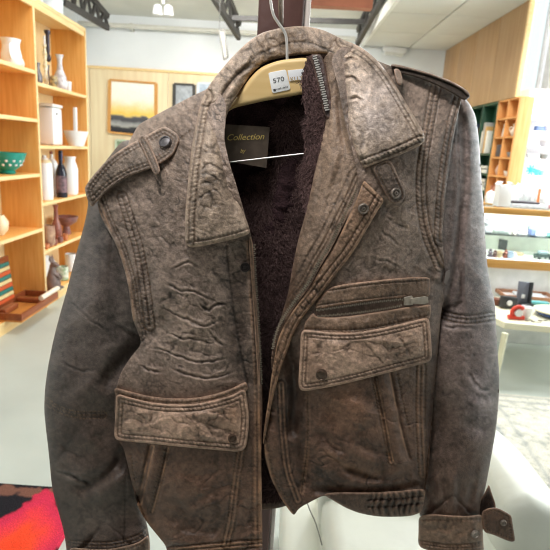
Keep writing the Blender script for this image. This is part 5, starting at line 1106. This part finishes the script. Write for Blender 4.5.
rk(545, 2, 'bowl', (160, 164, 170), 'grey bowl on the third rack shelf', .1, .08, 'bowl', 'grey_bowl'); rk(536, 3, 'bowl', (214, 224, 216), 'pale green dish on the fourth rack shelf', .12, .05, 'dish', 'pale_dish'); rk(546.5, 3, 'bowl', (120, 124, 120), 'dark dish on the fourth rack shelf', .09, .06, 'dish', 'dark_dish')
rk(536, 4, 'star', (60, 196, 214), 'turquoise starfish ornament on the rack', .11, .12); rk(542.3, 4, 'bowl', (90, 206, 220), 'small turquoise cup right of the turquoise starfish', .06, .07, 'cup', 'turquoise_cup'); rk(547, 4, 'bowl', (120, 214, 226), 'pale turquoise cup at the right edge of the rack', .06, .06, 'cup', 'turquoise_cup')
rk(531, 5, 'bowl', (120, 120, 126), 'grey pot at the left of the lowest visible rack shelf', .1, .14, 'pot', 'grey_pot'); rk(541, 5, 'box', (60, 62, 70), 'dark box on the lowest visible rack shelf', .12, .1, 'box', 'dark_box')

# ------------------------------------------------------------------ glass display counter
CX0, CX1, CY0, CY1 = 1.5, 3.1, 4.1, 4.62; zT = 1.115; zB0, zB1 = .635, .70
r = root('display_counter', 'glass fronted display counter with pine rails and white base', 'display counter', (2.3, 4.36, 0))
RAIL = wood_mat('honey_rail', (214, 164, 96), (200, 146, 76), .35, 0, 5)
mb = MB(); mb.box(CX0, CX1, CY0 + .02, CY1, 0, zB0 - .002, .004); mb.build('base_cabinet', mat('counter_white', (240, 240, 238), .4), r)
mb = MB(); mb.box(CX0, CX1, CY0, CY1, zB0, zB1, .006); mb.build('bottom_rail', RAIL, r)
for y0, y1 in ((CY0, CY0 + .035), (CY1 - .035, CY1)): mb = MB(); mb.box(CX0, CX1, y0, y1, zT - .05, zT, .005); mb.build('top_rail', RAIL, r)
mb = MB(); mb.box(CX0 + .02, CX1 - .02, CY0 + .0355, CY1 - .0355, zT - .014, zT - .006); mb.build('glass_top', GLASS, r, smooth=False)
mb = MB(); mb.box(CX0 + .02, CX1 - .02, CY0 + .008, CY0 + .014, zB1 + .001, zT - .051); mb.build('glass_front', GLASS, r, smooth=False)
mb = MB(); mb.box(CX0 + .03, CX1 - .03, CY0 + .1, CY1 - .05, .885, .893); mb.build('glass_shelf', emit_free_glass('pale_green_glass', (.86, .93, .9)), r, smooth=False)
mb = MB(); mb.box(CX0, CX1, CY1 - .02, CY1 - .01, zB1, zT - .051); mb.build('back_panel', mat('cream_counter_back', (236, 234, 224), .6), r, smooth=False)
mb = MB(); mb.box(CX0 + .02, CX1 - .02, CY0 + .02, CY1 - .025, zB1, zB1 + .004); mb.build('deck_lining', mat('cream_felt', (238, 236, 230), .8), r, smooth=False)
def cnt(px, py, z, Y): p = atY(px, py, Y); return np.array([p[0], Y, z + .001])
def solid(name, lab, cat, c, size, rgb, rz=0, ry=0, rx=0, kind='box', grp=None, rough=.4, metal=0):
    m = mat(name + '_%02x%02x%02x' % rgb, rgb, rough, metal, .1, 25); mb = MB()
    if kind == 'box': mb.rbox(np.array(c) + [0, 0, size[2] / 2], size, rz, rx, ry, min(size) * .18)
    elif kind == 'bowl': mb.lathe(c, [(size[0] * .3, 0), (size[0] * .45, size[2] * .35), (size[0] * .5, size[2]), (size[0] * .46, size[2]), (size[0] * .3, size[2] * .3)])
    elif kind == 'plate': mb.lathe(c, [(size[0] * .25, 0), (size[0] * .34, size[2] * .3), (size[0] * .5, size[2]), (size[0] * .48, size[2]), (size[0] * .25, size[2] * .4)])
    elif kind == 'ring': mb.tube([np.array(c) + [size[0] * .5 * math.cos(a), size[1] * .5 * math.sin(a), size[2] / 2] for a in np.linspace(0, 6.283, 20)], size[2] / 2, 8)
    elif kind == 'fig': mb.lathe(c, [(size[0] * .4, 0), (size[0] * .45, size[2] * .15), (size[0] * .25, size[2] * .4), (size[0] * .4, size[2] * .6), (size[0] * .2, size[2] * .75), (size[0] * .28, size[2] * .88), (size[0] * .05, size[2])], 14)
    return tag(mb.build(name, m), lab, cat, grp)
zD = zB1 + .004; Yd = 4.28
c = cnt(502, 252, zD, 4.30); r = root('display_stand', 'black square faced display stand among trinkets in the counter', 'stand', c)
mb = MB(); mb.rbox(c + [0, 0, .012], (.06, .05, .02), 0, 0, 0, .003); mb.build('foot', DARKG, r); mb = MB(); mb.rbox(c + [.003, .012, .09], (.075, .012, .085), .1, -.2, .1, .003); mb.build('square_face', mat('charcoal_card', (62, 62, 62), .5), r)
T_ = [(489.5, 258, .05, .07, (96, 84, 96), 'fig', 'purplish figure at the left end of the counter deck'), (494, 259, .05, .06, (120, 84, 76), 'fig', 'reddish brown figure second from the left on the counter deck'), (498.5, 261, .05, .05, (226, 206, 160), 'bowl', 'small cream bowl below the black square stand'), (504.5, 261, .045, .07, (156, 86, 64), 'fig', 'rust coloured figure right of the cream bowl'), (509, 260, .05, .055, (176, 200, 226), 'bowl', 'pale blue trinket bowl on the counter deck'), (513.5, 261, .05, .05, (222, 226, 232), 'fig', 'white figure right of the pale blue bowl')]
for px, py, w, h, rgb, kd, lab in T_: solid('trinket', lab, 'trinket', cnt(px, py, zD, 4.2), (w, w, h), rgb, kind=kd, grp='trinkets in the counter')
solid('brown_box', 'flat orange brown box lying behind the trinkets', 'box', cnt(514, 252, zD, 4.36), (.14, .08, .025), (214, 176, 140), .3, grp=None)
c = cnt(542, 260, zD, 4.24); r = root('toy_car', 'dark green model car at the right of the counter deck', 'model car', c)
mb = MB(); mb.rbox(c + [0, 0, .03], (.15, .055, .03), .2, 0, 0, .01); mb.build('car_body', mat('dark_green_enamel', (60, 78, 74), .25), r)
mb = MB(); mb.rbox(c + [-.005, 0, .055], (.08, .048, .026), .2, 0, 0, .01); mb.build('cabin', mat('pale_window_enamel', (150, 170, 176), .2), r)
for sx in (-.045, .045):
    for sy in (-1, 1): mb = MB(); mb.lathe(c + [sx + sy * -.006, sy * .026, .014], [(.013, -.004), (.013, .004)], 12, (-.2, 1, 0)); mb.build('wheel', DARKG, r)
zS = .894
solid('pewter_pot', 'grey pewter pot at the left of the glass shelf', 'pot', cnt(488, 225, zS, 4.32), (.09, .09, .12), (156, 156, 160), kind='fig', metal=.4)
solid('glass_plate', 'large pale plate on the glass shelf inside the counter', 'plate', cnt(501, 232, zS, 4.34), (.2, .2, .025), (226, 230, 230), kind='plate')
for k, (px, rgb, lab) in enumerate([(515, (186, 176, 170), 'beige trinket in the middle of the glass shelf'), (520, (150, 150, 156), 'grey trinket right of the beige one on the glass shelf'), (526, (206, 200, 196), 'pale trinket left of the navy box on the glass shelf')]): solid('trinket', lab, 'trinket', cnt(px, 228, zS, 4.3), (.05, .05, .07 - .01 * k), rgb, kind='fig', grp='trinkets on the glass shelf')
solid('navy_box', 'navy blue box on the glass shelf', 'box', cnt(532.5, 229, zS, 4.28), (.05, .05, .05), (86, 100, 134), .2); solid('white_card', 'white card box right of the navy box', 'box', cnt(541, 230, zS, 4.28), (.09, .04, .045), (238, 240, 244), .1)
solid('green_box', 'grey green box behind the white card on the glass shelf', 'box', cnt(536, 225, zS, 4.42), (.12, .06, .06), (120, 140, 140), -.2); solid('teal_dish', 'teal dish at right end of the glass shelf', 'dish', cnt(549, 231, zS, 4.3), (.08, .08, .03), (120, 176, 168), kind='bowl')
# on the counter top
zTop = zT + .001
c = cnt(501, 207, zTop, 4.25); r = root('white_carton', 'tall white carton with open flaps on the counter top', 'carton', c)
mb = MB(); mb.rbox(c + [0, 0, .085], (.105, .09, .17), .12, 0, 0, .003); mb.build('carton_body', WHITE, r)
for sx in (-1, 1): mb = MB(); mb.rbox(c + [sx * .045, 0, .183], (.035, .08, .004), .12, 0, sx * .8, .001); mb.build('flap', WHITE, r)
for k, (px, w, h, lab) in enumerate([(490, .07, .1, 'crumpled white paper bag left of the white carton'), (516, .07, .17, 'crumpled white paper bag right of the white carton'), (526.5, .08, .2, 'larger crumpled white paper bag behind the dark folder'), (540, .10, .19, 'white paper bag at the right end of the counter')]):
    c = cnt(px, 200, zTop, 4.5); bm = bmesh.new(); bmesh.ops.create_icosphere(bm, subdivisions=3, radius=1); rr = random.Random(k)
    for v in bm.verts:
        q = v.co * (1 + .22 * math.sin(v.co.x * 7 + k) * math.sin(v.co.y * 9) + .1 * rr.random()); v.co = Vector((c[0] + q.x * w * .5, c[1] + q.y * .07, c[2] + max(0, (q.z + .8) / 1.8) * h))
    mb = MB(); mb.bm(bm); tag(mb.build('paper_bag', WHITE, smooth=False), lab, 'paper bag', 'paper bags on the counter')
solid('dark_folder', 'long dark folder lying across the counter top', 'folder', cnt(522, 201, zTop + .03, 4.30), (.24, .12, .018), (74, 70, 76), .05); solid('white_ledger', 'white ledger under the dark folder', 'ledger', cnt(526, 205, zTop, 4.30), (.3, .14, .029), (232, 232, 236), .05)
c = cnt(537.5, 204, zTop + .03, 4.265); r = root('orange_marker', 'upright orange marker standing on the white ledger', 'marker', c)
mb = MB(); mb.lathe(c, [(.01, 0), (.01, .085), (.007, .09)], 14); mb.build('barrel', mat('orange_plastic', (226, 136, 70), .35), r); mb = MB(); mb.lathe(c, [(.011, .091), (.011, .125), (.008, .128)], 14); mb.build('cap', mat('orange_cap', (236, 150, 90), .35), r)
solid('red_wallet', 'dull red wallet at the right edge of the counter top', 'wallet', cnt(548, 203, zTop, 4.33), (.07, .05, .03), (176, 120, 124), .1)

# ------------------------------------------------------------------ coffee table with bric-a-brac
zt_ = .43
r = root('coffee_table', 'low cream table with clipped corners covered in bric-a-brac', 'table', (2.1, 3.6, 0))
tp = [atZ(495.5, 318, zt_), atZ(505, 322.5, zt_), atZ(600, 331, zt_), (2.75, 3.98, zt_), (1.66, 3.98, zt_), (1.56, 3.86, zt_)]
mb = MB(); mb.prism([(p[0], p[1], zt_ - .045) for p in tp], (0, 0, .045), .006); mb.build('table_top', CREAM, r)
lf = atZ(506.5, 334, .385)
for x, y in ((lf[0], lf[1] + .02), (2.3, 3.4), (1.68, 3.88), (2.6, 3.88)):
    mb = MB(); mb.tube([(x, y, .384), (x - .02, y - .02, .0)], [.024, .015], 4); mb.build('leg', mat('cream_leg_paint', (226, 222, 190), .4), r, smooth=False)
def tb(px, py): p = atZ(px, py, zt_); return np.array([p[0], p[1], zt_ + .001])
c = tb(528, 299); r = root('brown_tray', 'brown cardboard tray at the back of the cream table', 'tray', c)
CARD = mat('brown_cardboard', (176, 128, 98), .7, 0, .08, 20)
mb = MB(); mb.rbox(c + [0, .04, .004], (.4, .2, .006), -.06, 0, 0, .002); mb.build('tray_bottom', WHITE, r)
for dx, dy, sx, sy in ((0, -.06, .4, .008), (0, .14, .4, .008), (-.2, .04, .008, .2), (.2, .04, .008, .2)): mb = MB(); mb.rbox(c + [dx, dy, .019], (sx, sy, .03), -.06, 0, 0, .002); mb.build('tray_side', CARD, r)
solid('brown_book', 'brown leather book at far left of the table, touching the jacket sleeve', 'book', tb(497, 305), (.10, .07, .05), (116, 66, 46), -.5)
solid('magazine', 'pale magazine lying in the brown tray', 'magazine', tb(528, 299) + [.02, .04, .009], (.22, .13, .02), (206, 210, 214), -.2)
solid('teal_book', 'teal and pink booklet in front of the brown tray', 'booklet', tb(538, 306), (.14, .06, .035), (110, 186, 190), -.06)
solid('white_cloth', 'white folded cloth at the left of the cream table', 'cloth', tb(506, 303) + [.02, .0, 0], (.12, .10, .035), (240, 240, 240), .2)
c = tb(507, 308); r = root('black_camera', 'black pocket camera lying on the cream table', 'camera', c)
BLK = mat('black_plastic', (50, 52, 54), .4)
mb = MB(); mb.rbox(c + [0, 0, .045], (.12, .05, .085), .1, 0, .08, .012); mb.build('camera_body', BLK, r); mb = MB(); mb.lathe(c + [.0, -.026, .045], [(.02, 0), (.02, .006), (.012, .008)], 18, (.1, -1, 0)); mb.build('lens', WHITE, r)
c = tb(521.5, 307); r = root('desk_stand', 'upright grey and black stand in the middle of the cream table', 'stand', c)
mb = MB(); mb.rbox(c + [0, .02, .095], (.085, .016, .18), .15, -.2, .1, .004); mb.build('grey_plate', mat('slate_grey_plastic', (120, 122, 134), .4), r)
mb = MB(); mb.rbox(c + [.05, .015, .09], (.014, .05, .19), .15, -.2, .1, .004); mb.rbox(c + [.02, -.02, .02], (.09, .06, .03), .15, 0, 0, .004); mb.build('black_bracket', BLK, r)
mb = MB(); mb.rbox(c + [.0, .004, .08], (.024, .012, .03), .15, -.2, .1, .002); mb.build('white_badge', WHITE, r)
c = tb(512.5, 319); r = root('tape_dispenser', 'red tape dispenser with white roll at the front of the cream table', 'tape dispenser', c)
RED = mat('red_plastic', (222, 70, 50), .35)
mb = MB(); mb.tube([c + [.03 + .042 * math.cos(a), 0.0, .045 + .042 * math.sin(a)] for a in np.linspace(.8, 5.4, 16)], .014, 10); mb.rbox(c + [.02, 0, .014], (.11, .04, .026), 0, 0, 0, .008); mb.build('red_frame', RED, r)
mb = MB(); mb.lathe(c + [.03, -.018, .046], [(.012, 0), (.026, 0), (.026, .036), (.012, .036)], 20, (0, 1, 0)); mb.build('tape_roll', WHITE, r)
solid('white_mug', 'white lumpy cup right of the red tape dispenser', 'cup', tb(525, 318), (.085, .085, .08), (244, 244, 244), kind='bowl')
c = tb(549, 317) + [.03, .02, 0]; r = root('blue_rim_bowl', 'cream oval bowl with broad blue rim at right of the table', 'bowl', c)
mb = MB(); mb.lathe(c, [(.07, 0), (.1, .01), (.12, .035), (.118, .036), (.06, .012)], 28); mb.build('bowl_body', mat('navy_glaze', (58, 78, 128), .25), r); mb = MB(); mb.lathe(c, [(.1185, .0365), (.123, .038), (.125, .048), (.118, .05), (.06, .045), (.01, .045)], 28); mb.build('cream_top', CREAM, r)
KEYM = mat('key_metal', (140, 132, 118), .4, .7, .1, 60)
for k, (px, py, rz, lab) in enumerate([(527, 321, .5, 'flat metal key nearest the tape dispenser'), (533, 322, -.3, 'dark metal key at the front edge of the table'), (540, 321, .2, 'small metal key right of the other two')]):
    c = tb(px, py); r = root('metal_key', lab, 'key', c, 'keys on the table'); mb = MB(); mb.lathe(c, [(.014, 0), (.014, .004)], 16); mb.build('bow', KEYM, r); mb = MB(); mb.rbox(c + [.03 * math.cos(rz), .03 * math.sin(rz), .002], (.045, .008, .003), rz, 0, 0, .001); mb.build('blade', KEYM, r)

# ------------------------------------------------------------------ rugs
def rug(name, lab, corners, n, fn, thick=.008):
    q = [np.array(c, float) for c in corners]; u, v = np.meshgrid(np.linspace(0, 1, n[0]), np.linspace(0, 1, n[1])); u = u.ravel(); v = v.ravel()
    V = q[0][None] * ((1 - u) * (1 - v))[:, None] + q[1][None] * (u * (1 - v))[:, None] + q[2][None] * (u * v)[:, None] + q[3][None] * ((1 - u) * v)[:, None]
    e = np.minimum(np.minimum(u, 1 - u) * n[0], np.minimum(v, 1 - v) * n[1]); V[:, 2] = thick * np.clip(e / 1.5, 0.05, 1)
    c = np.clip(fn(u, v, V), 0, 1); me = bpy.data.meshes.new(name); org = V.mean(0); org[2] = 0
    Fs = [(j * n[0] + i, j * n[0] + i + 1, (j + 1) * n[0] + i + 1, (j + 1) * n[0] + i) for j in range(n[1] - 1) for i in range(n[0] - 1)]
    me.from_pydata([tuple(x) for x in V - org], [], Fs); ca = me.color_attributes.new('tint', 'FLOAT_COLOR', 'POINT'); ca.data.foreach_set('color', np.hstack([c, np.ones((len(u), 1))]).astype(np.float32).ravel())
    bm = bmesh.new(); bm.from_mesh(me); bmesh.ops.recalc_face_normals(bm, faces=bm.faces[:])
    if bm.faces[0].normal.z < 0: bmesh.ops.reverse_faces(bm, faces=bm.faces[:])
    bm.to_mesh(me); bm.free()
    return tag(link(name, me, attr_mat('woven_rug', .95, .1, 300, .35, .5, .003, 200), None, org), lab, 'rug')
def vintage(u, v, V):
    x, y = V[:, 0], V[:, 1]; k = fbm(x, y, .035, 4, 3); l = ridged(x, y, .03, 3, 5); b = np.minimum(np.minimum(u, 1 - u), np.minimum(v, 1 - v))
    c = ramp(.55 + .42 * k + .2 * l, [(0, (120, 128, 134)), (.3, (176, 176, 166)), (.55, (208, 204, 190)), (1, (226, 222, 208))])
    bd = np.exp(-((b - .10) / .012) ** 2) + np.exp(-((b - .04) / .01) ** 2) + .8 * np.exp(-((b - .17) / .01) ** 2); bd = np.clip(bd, 0, 1)[:, None]; c = c * (1 - .45 * bd) + np.array(s2l((110, 120, 130)))[None] * .45 * bd
    return c
a, b = atZ(497, 392, 0), atZ(600, 404, 0); dn = np.array([-.1, -1.2, 0])
rug('vintage_rug', 'faded cream and blue grey patterned rug on the floor behind the armchair', [a + [-.3, 0, 0], b + [.5, 0, 0], b + [.5, 0, 0] + dn, a + [-.3, 0, 0] + dn], (150, 110), vintage)
fc = atZ(14, 552, 0); fs_ = atZ(57, 552, 0)[0] - fc[0]; top_y = atZ(20, 484.5, 0)[1]
def flower(u, v, V):
    x = (V[:, 0] - fc[0]) / fs_; y = (V[:, 1] - fc[1]) / (fs_ * 1.85); n_ = fbm(V[:, 0], V[:, 1], .05, 3, 4); a_ = np.arctan2(y, x); rr = np.sqrt(x * x + y * y * 1.0) * (1 + .10 * np.cos(5 * a_ + .8)) + .12 * n_
    c = np.tile(np.array(s2l((36, 34, 38))), (len(x), 1))
    tb_ = (top_y - V[:, 1]) / .10 + .5 * n_ - .28 * np.clip(x, 0, 2); br = smooth(.12, .22, tb_) * smooth(.95, .7, tb_) * .9; c = c * (1 - br[:, None]) + np.array(s2l((124, 84, 70)))[None] * br[:, None]
    petal = ramp(rr, [(0, (236, 70, 40)), (.35, (240, 76, 46)), (.6, (226, 62, 70)), (.85, (206, 52, 80)), (1.1, (196, 50, 72))]); k = smooth(1.06, 1.0, rr)[:, None]; c = c * (1 - k) + petal * k
    for bx, by, br_ in ((1.25, .22, .19), (1.36, -.05, .2), (-1.4, .1, .3), (1.25, -.75, .35), (.3, -1.45, .4)):
        q = np.sqrt((x - bx) ** 2 + ((y - by) * .7) ** 2) / br_ + .4 * n_; kk = smooth(1.05, .95, q)[:, None]; c = c * (1 - kk) + np.array(s2l((206, 52, 72)))[None] * kk
    return c
l0, l1 = atZ(-90, 478, 0), atZ(92, 490, 0)
rug('flower_rug', 'black tufted rug with large red flower and brown border at lower left', [(l0[0], top_y, 0), (l1[0], top_y - .01, 0), (l1[0], top_y - 1.0, 0), (l0[0], top_y - 1.0, 0)], (180, 150), flower, .014)

# ------------------------------------------------------------------ white leather armchair
WL = mat('white_leather', (222, 224, 212), .42, 0, .04, 5, .5, 7)
ac = root('white_armchair', 'white leather armchair standing on the floor behind the jacket', 'armchair', (.45, 1.5, 0))
def cushion(name, poly, y0, y1, R, m=WL, bulge=.02):
    """soft block: silhouette on its far plane, brought forward with a rounded, slightly domed front"""
    P = np.array([atY(a[0], a[1], y1) for a in poly]); P[:, 2] = np.maximum(P[:, 2], .03); cen = P.mean(0); half = np.abs(P - cen).max(0); mn = min(half[0], half[2])
    rings = [(1 - R * .6 / mn, y1 + R * .3), (1, y1 - R * .3)] + [(1 - (R / mn) * (1 - math.cos(t)), y0 + R * (1 - math.sin(t))) for t in np.linspace(0, math.pi / 2, 6)]
    rings += [((1 - R / mn) * k, y0 - bulge * (1 - k * k)) for k in (.8, .55, .3, .02)]
    vs = []; fs = []; n = len(P)
    for s_, y in rings:
        for q in P: vs.append((cen[0] + (q[0] - cen[0]) * s_, y, cen[2] + (q[2] - cen[2]) * s_))
    for i in range(len(rings) - 1):
        for k in range(n): fs.append((i * n + k, i * n + (k + 1) % n, (i + 1) * n + (k + 1) % n, (i + 1) * n + k))
    fs.append(tuple(range(n))); fs.append(tuple((len(rings) - 1) * n + k for k in range(n)))
    mb = MB(); mb.add(vs, fs); return mb.build(name, m, ac)
cushion('right_arm', chaikin([(452,428),(470,416),(490,424),(506,437),(524,456),(542,480),(560,512),(590,570),(600,760),(440,760),(440,520)], 3), 1.24, 1.72, .06)
p = Panel([(316,492),(330,484),(350,478),(420,472),(470,478),(476,600),(330,600),(322,560)], 2.0, 3); p.d[:] = YJ - 1.46; p.fall(None, 26, .06)
for q_ in ([(322,500),(334,512),(352,516),(376,512)], [(326,520),(344,532),(366,534),(392,526)], [(322,545),(340,548),(360,545)], [(380,520),(396,512),(414,512)]): p.fold(q_, .012, 5, 2, 5)
p.fold([(330,508),(346,524),(372,524)], -.010, 7).build('back_cushion', ac, WL, thick=.24)
cushion('left_arm', chaikin([(279,496),(286,488),(306,486),(318,492),(324,510),(338,560),(350,780),(272,780)], 3), 1.16, 1.74, .025, bulge=.006)
x0 = atY(330, 520, 1.3)[0]; x1 = atY(560, 520, 1.3)[0]
mb = MB(); mb.box(x0, x1, 1.06, 1.56, .20, atY(430, 541, 1.3)[2], .05); mb.build('seat_cushion', WL, ac)
mb = MB(); mb.box(x0 - .12, x1 + .1, 1.2, 1.68, .06, .199, .02); mb.build('seat_base', WL, ac)
for x in (x0 - .08, x1 + .06):
    for y in (1.25, 1.62): mb = MB(); mb.lathe((x, y, 0), [(.015, 0), (.022, .06)], 12); mb.build('foot', BLK, ac)
SEAM = mat('grey_seam_thread', (150, 146, 138), .7)
la = [atY(a, b, 1.158) for a, b in ((304, 492), (309, 508), (316, 524), (322, 545))]
mb = MB(); mb.tube(la, .0016, 6, 4); mb.build('arm_seam', SEAM, ac)

# ------------------------------------------------------------------ light
w = bpy.data.worlds.new('daylight'); SC.world = w; w.use_nodes = True
bg = w.node_tree.nodes['Background']; bg.inputs['Color'].default_value = (0.93, 0.97, 1.0, 1); bg.inputs['Strength'].default_value = 1.25
def area(name, loc, target, size, power, color=(1, 1, 1)):
    l = bpy.data.lights.new(name, 'AREA'); l.shape = 'RECTANGLE'; l.size, l.size_y = size; l.energy = power; l.color = color
    o = bpy.data.objects.new(name, l); COL.objects.link(o); o.location = loc
    o.rotation_euler = (Vector(target) - Vector(loc)).to_track_quat('-Z', 'Y').to_euler(); return o
area('front_fill', (-1.1, -1.3, 2.6), (-.1, .72, 1.2), (1.2, .8), 8, (1, .99, .975))  # added fill lamp behind the camera; no shop front opening there
area('overhead_key', (-.30, .22, 2.6), (-.04, .72, 1.2), (.45, .3), 15.5, (1, .99, .975))  # added unseen key lamp, raking the jacket from above
area('room_fill', (-.6, 4.2, 3.85), (-.6, 4.2, 0), (2.2, 2.2), 350, (1, .985, .96))  # added unseen lamp to brighten the room
area('room_fill', (-.6, 6.3, 3.5), (-.8, 8.6, 1.8), (2.0, 1.4), 150, (1, .98, .95))  # added unseen lamp aimed to brighten the back wall
area('right_side_fill', (1.85, 4.0, 3.04), (1.85, 3.6, 0), (.6, 1.8), 120, (.97, .99, 1))  # added lamp to lift the counter, table and floor on the right
area('window_daylight', (3.9, 5.4, 1.9), (0, 4.2, 1.0), (4.2, 2.6), 380, (.95, .98, 1))
area('counter_fill', (2.3, 4.16, 1.05), (2.3, 4.5, .7), (1.4, .04), 13, (1, 1, 1))  # added lamp inside the counter to brighten its contents
